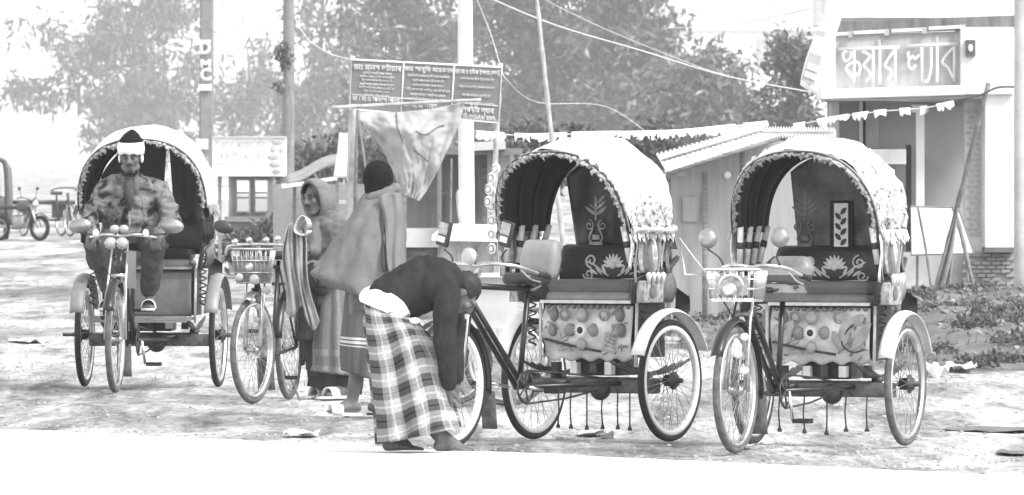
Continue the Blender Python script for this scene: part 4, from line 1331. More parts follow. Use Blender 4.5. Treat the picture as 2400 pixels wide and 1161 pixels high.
    # lower skirt of the cover and pasted ornaments
    for sx in (1, -1):
        mb = MB()
        for k in range(34):
            t = k / 33
            y = bows[0][0] + (bows[-1][0] - bows[0][0]) * t
            w = .013 * rnd.uniform(.8, 1.5); L = .05 * rnd.uniform(.6, 1.5)
            x = sx * (Wd + .018 + .012 * math.sin(k * 1.9))
            mb.add([V(x, y - w, zb + .02), V(x, y + w, zb + .02), V(x + sx * .02 * rnd.random(), y + w, zb - L * .6), V(x + sx * .012, y + rnd.uniform(-.01, .01), zb - L), V(x + sx * .02 * rnd.random(), y - w, zb - L * .6)], [(0, 1, 2, 4), (4, 2, 3)])
        sk = mb.build('hood_fringe', st['skirt'], root, smooth=False); thicken(sk, .002)
        if st['roll']:
            MB().tube(crv([(sx * (Wd + .02), bows[0][0] + .02, zb + .01), (sx * (Wd + .055), -.28, zb + .015), (sx * (Wd + .06), -.05, zb + .01), (sx * (Wd + .03), bows[-1][0], zb + .02)], 6), [.02 + .008 * math.sin(k * 1.7) for k in range(19)], 8).build('hood_roll', foil, root)
    for (matname, num, u0, u1, sz) in st['applique']:
        mb = MB()
        for k in range(num):
            u = rnd.uniform(u0, u1)
            if rnd.random() < .35: u = 1 - u
            v = rnd.uniform(.02, .98)
            q = f_cover(u, v); c = V(0, q.y, zb - .05)
            nr = (q - c).normalized()
            t = nr.cross(V(0, 1, 0)).normalized()
            b = V(0, 1, 0)
            a = rnd.uniform(0, 2 * PI)
            d1 = (t * math.cos(a) + b * math.sin(a)); d2 = nr.cross(d1)
            s_ = sz * rnd.uniform(.5, 1.4); q = q + nr * .004
            mb.add([q - d1 * s_, q - d2 * s_ * .55 + nr * .014, q + d1 * s_ + nr * .02 * rnd.random(), q + d2 * s_ * .55 + nr * .014, q + nr * .006], [(0, 1, 4), (1, 2, 4), (2, 3, 4), (3, 0, 4)])
        mb.build('hood_ornament', MATS[matname], root, smooth=False)['kind'] = 'stuff'
    if st['rosettes']:
        for k in range(st['rosettes']):
            z = 1.06 + .085 * k
            q = V(-(Wd + .055), bows[0][0] - .02, zb - .10 + .083 * k)
            if k > 4:
                q = ff((k - 4) * .055 + .03, 0) + V(-.055, -.02, .02)
            rr = MB().ell(q, (.03, .014, .034)).build('rosette', white_paint, root)
            MB().tube([q + V(.018 * math.cos(a), -.014, .02 * math.sin(a)) for a in [j * PI / 6 for j in range(12)]], .004, 5, closed=True).build('rosette_ring', grey_trim, rr)
        for k in range(6):
            q = ff(.62 + .055 * k, 0) + V(.03, -.02, .012)
            MB().ell(q, (.026, .016, .03)).build('rosette', white_paint, root)
    # rear curtain(s)
    yb, ya, za = bows[-1]
    fcur = hood_fn([bows[-1], bows[-1]], Wd - .03, zb, .95, 0)
    for (x0, x1, t0, t1, cm) in st['curtains']:
        def cur(u, v):
            xb = x0 + (x1 - x0) * u          # at the bottom
            xt = t0 + (t1 - t0) * u          # at the top
            x = xt + (xb - xt) * v
            hh = max(0.0, 1 - (abs(xt) / (Wd - .03)) ** 2.2) ** .5
            zt = zb + (za - zb) * hh * .95
            yt = yb + (ya - yb) * hh
            z = zt + (1.13 - zt) * v
            y = yt + (.205 - yt) * v + .012 * math.sin(u * 14 + v * 2) * (.3 + v)
            return V(x, y, z)
        c = MB().grid(cur, 28, 14).build('rear_curtain', cm, root); thicken(c, .004)
    if st['plume']:
        px = st['plume_x']; py = .155
        mb = MB()
        for k in range(9):
            for sx in (1, -1):
                leafshape(mb, (px, py, 1.33 + .033 * k), PI / 2 - sx * (.95 - .05 * k), .095 - .006 * k, .011, 0, .008, 4)
        leafshape(mb, (px, py, 1.30), PI / 2, .34, .013, -.004, .008)
        for sx in (1, -1):
            mb.tube(spiral((px + sx * .045, py, 1.27), .032, 1.3, 18, sx, PI / 2), .006, 5)
            mb.tube(crv([(px + sx * .02, py, 1.25), (px + sx * .045, py, 1.20), (px + sx * .03, py, 1.165), (px + sx * .05, py, 1.14)], 5), .006, 5)
        mb.box((px, py, 1.155), (.09, .008, .035)).box((px, py, 1.20), (.05, .008, .03))
        mb.build('plume_motif', st['plume'], root)
    if st['back_window']:
        x0, x1 = -.02, .07
        fw = MB().box(((x0 + x1) / 2, .165, 1.27), (.14, .02, .30)).build('back_mirror_frame', lining, root, smooth=False)
        MB().box(((x0 + x1) / 2, .152, 1.27), (.085, .01, .27)).build('back_mirror', white_plastic, fw, smooth=False)
        mb = MB()
        for k in range(7):
            leafshape(mb, ((x0 + x1) / 2, .142, 1.16 + .03 * k), PI / 2 + (.7 if k % 2 else -.7), .05, .014, 0, .006, 4)
        mb.build('mirror_sprig', vinyl_dark, fw)
    # --- arm rests and hanging side ornaments
    for sx in (1, -1):
        MB().tube(crv([(sx * .40, .20, 1.08), (sx * .425, .04, 1.02), (sx * .43, -.20, .99), (sx * .40, -.30, .94), (sx * .37, -.26, .82)], 6), .017, 8).build('arm_rest', st['arm'], root)
        wing = MB().grid(lambda u, v: V(sx * (.385 + .03 * math.sin(v * PI)), -.26 + .42 * u, .82 + .17 * v), 8, 5).build('side_wing', st['wing'], root); thicken(wing, .012)
        if st['streamers']:
            for k in range(9):
                y = -.41 + .052 * k
                L = rnd.uniform(.20, .29)
                x = sx * (Wd + .01)
                mm = (foil, grey_trim, vinyl_grey, vinyl_pale, lining_worn)[(k * 3) % 5]
                o = MB().grid(lambda u, v: V(x + sx * (.008 * math.sin(v * 5 + k) + .012 * math.sin(u * 5 + k)), y + (u - .5) * .062 * (1 - .25 * v) + .004 * math.sin(v * 4 + k), zb - .01 - L * v), 4, 8).build('streamer', mm, root)
                thicken(o, .003)
            bx = MB().rbox((sx * .435, -.18, .885), (.06, .22, .13), .006).build('side_box', st['boxmat'], root)
            for q in range(4):
                MB().loft([[V(sx * .48 + r * math.cos(j * PI / 4), -.27 + .055 * q + r * math.sin(j * PI / 4), z) for j in range(8)] for z, r in ((.93, .008), (.965, .014), (.985, .020), (1.0, .006))], cap=(1, 1)).build('finial', cream_trim, bx)
            MB().ell((sx * .468, -.20, .885), (.010, .04, .04)).build('painted_boss', lining_worn, bx)
    MB().grid(lambda u, v: V(.36 + .10 * u, .22 + .03 * math.sin(v * 3), .72 + .22 * v * (1 - .3 * u) + .02 * math.sin(v * 11)), 4, 5).build('rear_flap', vinyl_dark, root)
    if st['triangle']:
        MB().tube([(.44, .22, .98), (.56, .27, .98), (.44, .16, 1.19)], .010, 6, closed=True).build('rear_bracket', white_paint, root)
    # --- lamps, mirrors, basket
    fy = -WB + .12
    if st['front'] == 'twin_lamps':
        for sx in (-.03, .032):
            l = MB().ell((sx, fy + .06, 1.10), (.034, .03, .028)).build('lamp', glass_lamp, root)
            MB().tube([(sx, fy + .08, 1.10), (sx, fy + .14, 1.07)], .012, 6).build('lamp_stalk', steel, l)
        for sx in (-.038, .04):
            l = MB().ell((sx, fy - .075, 1.005), (.042, .034, .042)).build('headlamp', chrome, root)
            MB().ell((sx, fy - .095, 1.005), (.034, .022, .034)).build('lamp_glass', glass_lamp, l)
        for sx in (-1, 1):
            MB().ell((sx * .17, fy + .13, 1.07), (.022, .022, .028)).build('bell', white_paint, root)
        MB().grid(lambda u, v: V(.06 + .06 * u, fy + .02, .95 - .25 * v), 3, 4).build('front_cloth', vinyl_grey, root)
    if st['front'] == 'headlamp':
        l = lathe_x([(-.07, .01), (-.06, .03), (-.02, .048), (.0, .052), (.008, .048)], 16)
        l.xf(Matrix.Translation((.03, fy + .02, 1.10)) @ Matrix.Rotation(-PI / 2, 4, 'Z'))
        lo = l.build('headlamp', chrome, root)
        MB().ell((.03, fy + .015, 1.10), (.044, .018, .044)).build('lamp_glass', glass_lamp, lo)
        MB().tube([(.0, fy + .14, 1.06), (.03, fy + .06, 1.10)], .010, 6).build('lamp_bracket', chrome, lo)
    if st['front'] == 'basket':
        bs = MB()
        def wall(a, b):
            for k in range(9):
                t = k / 8
                p, q = Vector(a).lerp(Vector(b), t), None
                bs.tube([p, V(p.x * .86, (p.y - fy) * .86 + fy, p.z - .17)], .004, 5)
        cs = [(-.15, fy - .20, 1.04), (.15, fy - .20, 1.04), (.15, fy - .0, 1.04), (-.15, fy - .0, 1.04)]
        for i in range(4):
            wall(cs[i], cs[(i + 1) % 4])
        for z, k in ((1.04, 1), (.985, .95), (.93, .91), (.87, .86)):
            bs.tube([V(c[0] * k, (c[1] - fy) * k + fy, z) for c in cs], .006 if k < 1 else .010, 6, closed=True)
        bo = bs.build('basket', st['barmat'], root)
        MB().box((0, fy - .09, .868), (.25, .17, .018)).build('basket_tray', white_paint, bo, smooth=False)
        MB().box((0, fy - .19, .95), (.19, .012, .11)).build('number_board', grey_trim, bo, smooth=False)
        l = MB().ell((0, fy - .215, .925), (.045, .03, .045)).build('headlamp', chrome, root)
        MB().tube([(.07 * math.cos(a), fy - .20, .95 + .06 * math.sin(a)) for a in [k * PI / 8 for k in range(9)]], .008, 6).build('lamp_arch', cream_trim, l)
        MB().tube(crv([(-.02, fy - .04, .86), (-.04, fy - .03, .75), (0.05, fy - .02, .70)], 4), .007, 5).build('lamp_wire', rubber, l)
        for (x, z) in ((.06, .66), (.02, .56), (.06, .47)):
            MB().ell((x, -WB - .02, z), (.026, .018, .022)).build('reflector', white_paint, root)
    for (sx, mx, mz, kind) in st['mirrors']:
        base = V(sx * .17, fy + .17, 1.06)
        tip = V(mx, fy + .16, mz - .05)
        stalk = MB().tube(crv([base, base.lerp(tip, .5) + V(-.02 * sx, 0, .0), tip], 4), .006, 6)
        if kind == 'oval':
            o = MB().ell(tip + V(.0, 0, .055), (.082, .032, .05), Matrix.Rotation(.12 * sx, 3, 'Y')).build('mirror', st['mirmat'], root)
        elif kind == 'round':
            o = MB().ell(tip + V(0, 0, .06), (.056, .04, .058)).build('mirror', mirror_back, root)
        else:
            Rm = Matrix.Rotation(.25, 3, 'Y')
            o = MB().rbox(tip + V(0, 0, .09), (.085, .022, .15), .01, Rm).build('mirror', vinyl_dark, root)
            MB().box(tip + V(0, -.013, .12), (.06, .006, .07), Rm).build('mirror_sticker', grey_trim, o, smooth=False)
            MB().box(tip + V(-.015, -.013, .06), (.05, .006, .035), Rm).build('mirror_sticker', cream_trim, o, smooth=False)
        stalk.build('mirror_stalk', dark_metal, o)
    if st.get('foot_rest'):
        MB().box((-.02, -1.05, .545), (.36, .06, .02)).tube([(0, -1.05, .54), (0, -1.12, .47)], .012, 6).build('foot_rest', black_paint, root, smooth=False)
        MB().tube([(-.46, -.10, .36), (-.60, -.12, .36)], .012, 6).build('step_bar', dark_metal, root)
    return root

# painted tin panel of the decorated rickshaws
def cover_mat(name, base, dark, thr, scale):
    m, t, b = nodes(name, .42, .5)
    tc = t.nodes.new('ShaderNodeTexCoord')
    vo = t.nodes.new('ShaderNodeTexVoronoi'); vo.inputs['Scale'].default_value = scale
    nz = t.nodes.new('ShaderNodeTexNoise'); nz.inputs['Scale'].default_value = scale * 1.3; nz.inputs['Detail'].default_value = 6
    t.links.new(tc.outputs['Object'], vo.inputs['Vector']); t.links.new(tc.outputs['Object'], nz.inputs['Vector'])
    sx = t.nodes.new('ShaderNodeSeparateXYZ'); t.links.new(tc.outputs['Object'], sx.inputs[0])
    # printed pattern only on the lower band of the cover
    band = ramp(t, math_node(t, 'MULTIPLY', math_node(t, 'SUBTRACT', sx.outputs[2], 1.2), 2.0), [(0.15, 1), (thr, 0)])
    pat = ramp(t, nz.outputs[0], [(.42, 0), (.52, 1), (.62, .2)])
    f = math_node(t, 'MULTIPLY', band, pat)
    col = t.nodes.new('ShaderNodeMapRange')
    col.inputs['To Min'].default_value = base; col.inputs['To Max'].default_value = dark
    t.links.new(f, col.inputs[0]); t.links.new(col.outputs[0], b.inputs['Base Color'])
    bp = t.nodes.new('ShaderNodeBump'); bp.inputs['Strength'].default_value = .9; bp.inputs['Distance'].default_value = .03
    t.links.new(vo.outputs[0], bp.inputs['Height']); t.links.new(bp.outputs[0], b.inputs['Normal'])
    return m
coverC = cover_mat('printed_white_cover', .68, .16, .55, 18)
coverD = cover_mat('crinkled_white_cover', .58, .22, .98, 13)
coverA = mat('pale_hood_cloth', .62, .6, var=.25, scale=6, bump=.3)

BOWS = [(-.42, -.59, 1.70), (-.25, -.35, 1.775), (-.10, -.12, 1.79), (.05, .12, 1.715)]
d_c, d_d, d_a = 55.1, 54.2, 68.2
stC = dict(seed=3, rear_rim=RIMW, front_rim=RIMW, dusty=False, guard=white_paint, fork=black_paint, barmat=chrome, crank=-.15, saddle=vinyl_pale, saddle_kind='cushion',
           tassels=6, footmat=wood_dark, motif=True, motif_x=-.03, panel=panel_grey, side=dark_metal, seat=vinyl_grey, seat2=vinyl_pale, back=vinyl_dark,
           bows=BOWS, sag=.02, crumple=.020, cover=coverC, lining=lining, sleeve=cream_trim, frill=.034, frillmat=grey_trim, piping=vinyl_dark, skirt=foil, roll=True,
           applique=[('silver_foil', 120, .0, .10, .018), ('grey_trim', 70, .0, .08, .016)], rosettes=9,
           curtains=[(-.30, .26, -.30, .26, vinyl_dark), (.30, .40, .32, .38, vinyl_pale)], plume=grey_trim, plume_x=-.13, back_window=False, arm=vinyl_dark, wing=lining_worn, streamers=True, boxmat=grey_trim,
           triangle=True, front='headlamp', mirrors=[(-1, -.22, 1.19, 'rect'), (1, .20, 1.19, 'rect')], mirmat=mirror_back, emblem_x=.02, bar=.27)
stD = dict(stC, seed=11, rear_rim=RIM, front_rim=RIM, dusty=True, guard=white_plastic, fork=steel, barmat=chrome, crank=-1.45, saddle=vinyl_grey, saddle_kind='padded', tassels=5, motif_x=-.05,
           seat=vinyl_grey, seat2=vinyl_grey, crumple=.024, cover=coverD, lining=lining, frill=.030, frillmat=vinyl_pale, piping=dark_metal, skirt=cream_trim, roll=False,
           applique=[('white_plastic', 110, .0, .3, .026), ('grey_trim', 40, .0, .12, .018), ('silver_foil', 70, .0, .14, .018)], rosettes=0,
           curtains=[(-.26, .38, -.27, .38, lining_worn)], plume=vinyl_grey, plume_x=-.20, back_window=True, triangle=False, front='basket', wing=vinyl_grey,
           mirrors=[(-1, -.26, 1.20, 'round'), (1, .17, 1.21, 'round')], emblem_x=.0, bar=.22)
stA = dict(stC, seed=23, rear_rim=RIM, front_rim=RIM, dusty=False, guard=vinyl_pale, fork=chrome, crank=-1.2, saddle=vinyl_dark, saddle_kind='padded', tassels=0, footmat=wood_grey, motif=False, panel=vinyl_grey,
           seat=vinyl_dark, seat2=vinyl_grey, back=vinyl_dark, crumple=.008, cover=coverA, lining=lining, sleeve=dark_metal, frill=.030, frillmat=grey_trim, piping=vinyl_dark, skirt=grey_trim, roll=False,
           applique=[('cream_trim', 40, .02, .2, .02)], rosettes=0, curtains=[(-.42, .04, -.36, .09, vinyl_dark), (.13, .37, .105, .34, vinyl_dark)], plume=None, back_window=False, wing=vinyl_dark,
           streamers=False, triangle=False, front='twin_lamps', mirrors=[(-1, -.28, 1.115, 'oval'), (1, .345, 1.115, 'oval')], bar=.24, foot_rest=True, front_dusty=True)
RK_C = rickshaw('rickshaw with bright white plastic hood and rectangular mirrors, beside the stooping man', stC, ((1410 - 1200) * d_c / K, d_c, 0), math.radians(-31))
RK_D = rickshaw('rickshaw with wire front basket and two round mirrors, rightmost of the rickshaws', stD, ((1943 - 1200) * d_d / K, d_d, 0), math.radians(-20))
RK_A = rickshaw('plain dark rickshaw with two oval mirrors, driver sitting on its saddle', stA, ((355 - 1200) * d_a / K, d_a, 0), math.radians(-6), 1.06)

# ------------------------------------------------------------------ roadster bicycle held by the hooded man
def bicycle(loc, rz):
    root = empty('bicycle', 'old roadster bicycle with wire basket, several lamps and one dark mirror, beside hooded man', 'bicycle', loc, rz)
    # origin under the front hub, forward is -y
    WBb = 1.15
    wheel(root, (0, 0, R), -.18, RIM, 0, True, 1.01)
    wheel(root, (0, WBb, R), 0, RIM, 0, True, 1.01)
    mb = MB()
    for sx in (.05, -.05):
        mb.tube(crv([(sx, 0, R), (sx, .05, .60), (sx * .5, .13, .78)], 4), .012, 7)
    mb.build('fork', steel, root)
    mb = MB()
    for sx in (.062, -.062):
        mb.tube([(sx, -.01, R), (sx, .14, .98)], .006, 5)
    mb.build('fork_stay', chrome, root)
    MB().tube([(0, .13, .76), (0, .19, .97)], .02, 8).build('head_tube', black_paint, root)
    MB().tube([(0, .15, .82), (0, .62, .32)], .016, 8).build('down_tube', black_paint, root)
    MB().tube([(0, .18, .93), (0, .80, .92)], .014, 8).build('top_tube', black_paint, root)
    MB().tube([(0, .62, .32), (0, .82, .96)], .015, 8).build('seat_tube', black_paint, root)
    mb = MB()
    for sx in (1, -1):
        mb.tube([(sx * .02, .63, .32), (sx * .055, WBb, R)], .010, 6)
        mb.tube([(sx * .015, .80, .90), (sx * .055, WBb, R)], .009, 6)
    mb.build('rear_stay', black_paint, root)
    MB().rbox((0, .86, 1.0), (.19, .26, .06), .03).build('saddle', vinyl_dark, root)
    s = .27
    pts = crv([(-s, .50, 1.0), (-s, .36, 1.02), (-.2, .20, 1.07), (-.08, .17, 1.08), (.08, .17, 1.08), (.2, .20, 1.07), (s, .36, 1.02), (s, .50, 1.0)], 5)
    MB().tube(pts, .011, 8).tube([(0, .19, .96), (0, .18, 1.08)], .013, 8).build('handlebar', chrome, root)
    for sx in (1, -1):
        MB().tube([(sx * s, .40, 1.015), (sx * s, .51, 1.0)], .017, 8).build('grip', rubber, root)
    g = arc_guard(.385, math.radians(120), math.radians(-12), .07).build('mudguard', steel, root, loc=(0, 0, R)); thicken(g, .003)
    g = arc_guard(.385, math.radians(170), math.radians(-20), .07).build('mudguard', black_paint, root, loc=(0, WBb, R)); thicken(g, .003)
    fl = MB().grid(lambda u, v: V(-.06 + .12 * u, .39 + .05 * v, .30 - .22 * v), 2, 4).build('mud_flap', rubber_dusty, root); thicken(fl, .005)
    # basket
    bs = MB()
    cs = [(-.14, -.06, 1.05), (.14, -.06, 1.05), (.13, .14, 1.05), (-.13, .14, 1.05)]
    for i in range(4):
        a, b = Vector(cs[i]), Vector(cs[(i + 1) % 4])
        for k in range(8):
            p = a.lerp(b, k / 8)
            bs.tube([p, V(p.x * .72, .05 + (p.y - .05) * .8, .82)], .004, 5)
    for z, kx in ((1.05, 1), (.97, .9), (.89, .82), (.82, .72)):
        bs.tube([V(c[0] * kx, .05 + (c[1] - .05) * (kx * .5 + .5), z) for c in cs], .005 if kx < 1 else .009, 6, closed=True)
    bo = bs.build('basket', steel, root)
    MB().loft([[V(c[0] * kx * .97, .05 + (c[1] - .05) * .96 * (kx * .5 + .5), z) for c in cs] for z, kx in ((1.0, .94), (.9, .83), (.825, .74))], cap=(1, 0)).build('basket_bag', vinyl_grey, bo)
    for (x, z, r, mm) in ((-.07, .86, .035, glass_lamp), (.035, .845, .045, glass_lamp), (.12, .77, .036, glass_lamp), (.02, .70, .03, chrome), (.06, .66, .026, glass_lamp), (.05, .57, .026, glass_lamp), (.0, .93, .036, chrome)):
        r *= .8
        l = MB().ell((x, -.10, z), (r, r * .7, r)).build('lamp', mm, root)
        MB().tube([(x, -.08, z), (x * .5, .06, z - .01)], .007, 5).build('lamp_bracket', dark_metal, l)
    for x, z in ((-.16, 1.10), (-.06, 1.11), (.06, 1.11), (.14, 1.12), (.21, 1.13)):
        MB().ell((x, .16, z), (.022, .022, .022)).build('bell', chrome, root)
    m = MB().ell((-.24, .16, 1.20), (.075, .03, .045), Matrix.Rotation(.25, 3, 'Y')).build('mirror', vinyl_dark, root)
    MB().tube(crv([(-.13, .18, 1.09), (-.17, .17, 1.12), (-.21, .17, 1.17)], 3), .007, 5).build('mirror_stalk', dark_metal, m)
    cr = ring_x(.085, [(-.006, -.003), (.008, -.003), (.008, .003), (-.006, .003)], 26).build('chainring', dark_metal, root, loc=(0, .62, .32))
    for sx in (1, -1):
        e = V(sx * .08, .62 + .05 * sx, .32 - .16 * sx)
        MB().tube([(sx * .06, .62, .32), e], .009, 6).build('crank_arm', chrome, root)
        MB().box(e + V(sx * .05, 0, 0), (.09, .07, .026)).build('pedal', rubber, root, smooth=False)
    MB().box((0, 1.10, .80), (.15, .32, .02)).tube([(.06, 1.12, .79), (.06, WBb, R)], .006, 5).tube([(-.06, 1.12, .79), (-.06, WBb, R)], .006, 5).build('carrier', dark_metal, root)
    MB().tube([(.05, .72, .30), (.16, .78, .0)], .010, 6).build('kick_stand', steel, root)
    return root
d_b = 63.6
BIKE = bicycle(((592 - 1200) * d_b / K, d_b, 0), math.radians(-11))
# the cloth thrown over its handlebar
def towel():
    M = BIKE.matrix_basis.copy()
    top = W(694, 560, 63.3)
    def fn(u, v):
        w = .060 + .045 * v + .010 * math.sin(v * 7)
        z = 1.20 - (.58 + .06 * math.sin(u * 9) + .05 * (u > .55)) * v + .03 * math.sin(u * 7)
        x = (u - .5) * w * 2 + .030 * v - .02 * math.sin(v * 4)
        y = .022 * math.sin(u * 15 + v * 2.5) + .016 * math.sin(u * 31 - v * 3) + .03 * noise.noise(V(u * 5, v * 4, 2))
        return V(x, y, z)
    o = MB().grid(fn, 34, 16).build('hanging_cloth', mat('pale_cotton', .27, .9, var=.3, scale=9, bump=.3), None, loc=V(top.x, top.y, 0))
    thicken(o, .006)
    loop = MB().grid(lambda u, v: V(.03 + .045 * math.cos(v * 2 * PI) + .03 * u, -.05 + .10 * u, 1.20 + .07 * math.sin(v * 2 * PI) * (1 - .3 * u) + .02 * math.sin(v * 11)), 4, 16).build('cloth_loop', mat('white_cotton', .42, .9, var=.2, scale=9, bump=.3), o)
    thicken(loop, .006)
    tag(o, 'long pale cloth hanging from the bicycle handlebar beside the hooded man', 'cloth')
towel()
# ------------------------------------------------------------------ people
def remesh(mb, name, mt, voxel=.008, smooth=4, parent=None, loc=None, fold=None, subtract=None):
    if loc is not None:
        mb.xf(Matrix.Translation(-Vector(loc)))
    o = link('tmp', mb.mesh('tmp', mt))
    m = o.modifiers.new('r', 'REMESH'); m.mode = 'VOXEL'; m.voxel_size = voxel; m.use_smooth_shade = True
    if smooth:
        q = o.modifiers.new('s', 'SMOOTH'); q.iterations = smooth; q.factor = .5
    dg = bpy.context.evaluated_depsgraph_get()
    me = bpy.data.meshes.new_from_object(o.evaluated_get(dg))
    bpy.data.objects.remove(o)
    if fold:
        amp, sc, st = fold
        n = len(me.vertices)
        co = np.empty(n * 3); me.vertices.foreach_get('co', co); co = co.reshape(-1, 3)
        no = np.empty(n * 3); me.vertex_normals.foreach_get('vector', no); no = no.reshape(-1, 3)
        st = Vector(st)
        d = np.array([noise.noise(V(c[0] * st.x, c[1] * st.y, c[2] * st.z) * sc) + .5 * noise.noise(V(c[0] * st.x, c[1] * st.y, c[2] * st.z) * sc * 2.3) for c in co])
        co = co + no * (d * amp)[:, None]
        me.vertices.foreach_set('co', co.ravel())
    me.polygons.foreach_set('use_smooth', [True] * len(me.polygons))
    if not me.materials: me.materials.append(mt)
    me.update()
    r = link(name, me, parent)
    if parent is None and loc is not None:
        r.location = loc
    return r

def frame(f, u):
    f = Vector(f).normalized(); u = Vector(u)
    u = (u - f * u.dot(f)).normalized()
    r = f.cross(u)
    return r, f, u

def head(mb, c, fwd, up, neck_to):
    c = Vector(c)
    r, f, u = frame(fwd, up)
    Rm = Matrix((r, f, u)).transposed()
    P = lambda a, b, d: c + r * a + f * b + u * d
    mb.ell(P(0, -.018, .032), (.074, .092, .085), Rm, 16, 12)
    mb.ell(P(0, .022, -.035), (.060, .066, .082), Rm, 14, 10)
    mb.capsule(P(0, .05, -.095), .028, P(0, .02, -.085), .04)
    for s in (1, -1):
        mb.capsule(P(s * .045, .02, -.06), .026, P(s * .02, .06, -.09), .022)
        mb.capsule(P(s * .04, .066, -.012), .022, P(s * .03, .068, -.03), .018)
        mb.capsule(P(s * .046, .072, .030), .012, P(s * .014, .084, .030), .012)
        mb.ell(P(s * .077, -.012, -.005), (.010, .022, .034), Rm, 10, 8)
    mb.capsule(P(0, .088, .02), .010, P(0, .108, -.02), .0155)
    for s in (1, -1):
        mb.capsule(P(s * .012, .098, -.024), .010, P(s * .010, .094, -.026), .009)
    mb.capsule(P(-.02, .080, -.052), .008, P(.02, .080, -.052), .008)
    mb.capsule(P(-.018, .080, -.064), .009, P(.018, .080, -.064), .009)
    mb.capsule(P(0, -.02, -.05), .052, neck_to, .058)
    return P, Rm

def face_parts(root, P, Rm, beard=True, moustache=True):
    L = root.location
    for s in (1, -1):
        e = MB().ell(P(s * .031, .071, .010) - L, (.0115, .010, .0075), Rm, 10, 6).build('eye', eye_white, root)
        MB().ell(P(s * .031, .082, .010) - L, (.0058, .004, .0058), Rm, 8, 6).build('iris', eye_dark, e)
        MB().tube([P(s * .013, .094, .031) - L, P(s * .034, .090, .036) - L, P(s * .052, .076, .028) - L], [.0045, .007, .004], 6).build('eyebrow', hair, root)
    MB().tube([P(-.017, .0885, -.058) - L, P(0, .0905, -.0575) - L, P(.017, .0885, -.058) - L], .0025, 5).build('mouth', mat('lip_line', .04, .6), root)
    if moustache:
        MB().tube([P(-.026, .083, -.048) - L, P(-.008, .093, -.040) - L, P(.008, .093, -.040) - L, P(.026, .083, -.048) - L], [.003, .006, .006, .003], 6).build('moustache', hair, root)
    if beard:
        mb = MB()
        rnd = random.Random(5)
        for k in range(420):
            a = rnd.uniform(-1.25, 1.25); t = rnd.uniform(0, 1)
            q = P(.062 * math.sin(a), .018 + .060 * math.cos(a), -.075 - .045 * t * math.cos(a * .8))
            nn = (q - P(0, 0, -.06)).normalized()
            d = nn.orthogonal().normalized() * .003
            mb.add([q - d - L, q + d - L, q + nn * .008 - P(0, 0, 0) * 0 + V(0, 0, -.008) - L], [(0, 1, 2)])
        mb.build('beard', hair, root, smooth=False)

def hand(mb, wrist, d, n, side, curl=.5, k=1.0):
    wrist = Vector(wrist)
    d = Vector(d).normalized(); n = Vector(n); n = (n - d * n.dot(d)).normalized()
    s = d.cross(n) * side          # towards the thumb
    kn = []
    for i, (off, ln) in enumerate(((.030, .040), (.010, .043), (-.010, .041), (-.028, .032))):
        base = wrist + (d * .085 + s * off) * k
        mb.capsule(wrist + (d * .012 + s * off * .55) * k, .017 * k, base, .0125 * k, 10)
        p = base; a = 0
        for q in range(3):
            a += curl * (.7, 1.0, .7)[q]
            dd = (d * math.cos(a) + n * math.sin(a) + s * off * .9).normalized()
            e = p + dd * ln * (1, .72, .55)[q] * k
            mb.capsule(p, (.0098, .009, .008)[q] * k, e, (.009, .008, .007)[q] * k, 8)
            p = e
    t0 = wrist + (d * .025 + s * .026) * k
    t1 = t0 + (d * .028 + s * .026 + n * .012) * k
    t2 = t1 + (d * .030 + s * .006 + n * .020) * k
    mb.capsule(t0, .0135 * k, t1, .0115 * k, 8).capsule(t1, .011 * k, t2, .0085 * k, 8)

def foot(mb, heel, toe, ankle):
    heel, toe = Vector(heel), Vector(toe)
    d = (toe - heel); d.z = 0; d.normalize()
    s = V(-d.y, d.x, 0)
    z = V(0, 0, 1)
    mb.capsule(heel + z * .034, .032, heel + d * .08 + z * .04, .034)
    mb.capsule(Vector(ankle), .038, heel + d * .02 + z * .045, .034)
    mb.capsule(Vector(ankle), .036, heel + d * .12 + z * .034, .028)
    for i in range(5):
        o = s * (.034 - .017 * i)
        b = heel + d * (.16 - .008 * abs(i - 1)) + o + z * .022
        mb.capsule(heel + d * .09 + o * .7 + z * .030, .022, b, .0135, 8)
        mb.capsule(b, .0125, b + d * (.045, .046, .040, .034, .028)[i] + o * .1 - z * .008, (.0115, .009, .0085, .008, .008)[i], 8)

def sandal(parent, L, heel, toe, m_strap):
    heel, toe = Vector(heel), Vector(toe)
    d = (toe - heel); d.z = 0; Ln = d.length; d.normalize()
    s = V(-d.y, d.x, 0)
    rings = []
    prof = [(-.035, .012), (-.025, .032), (.05, .040), (.12, .040), (.19, .050), (.245, .042), (.27, .018)]
    for z in (0.0, .016):
        ring = [heel + d * a + s * w + V(0, 0, z) - L for a, w in prof] + [heel + d * a - s * w + V(0, 0, z) - L for a, w in reversed(prof)]
        rings.append(ring)
    so = MB().loft(rings, cap=(1, 1)).build('sandal', white_paint if m_strap is None else m_strap, parent)
    st = MB().loft([[heel + d * (a) + s * w * .054 + V(0, 0, .015 + .065 * math.sqrt(max(0, 1 - w * w))) - L for w in (-1, -.8, -.5, 0, .5, .8, 1)] for a in (.10, .14, .18)], closed=False).build('strap', white_paint if m_strap is None else m_strap, so)
    thicken(st, .006)

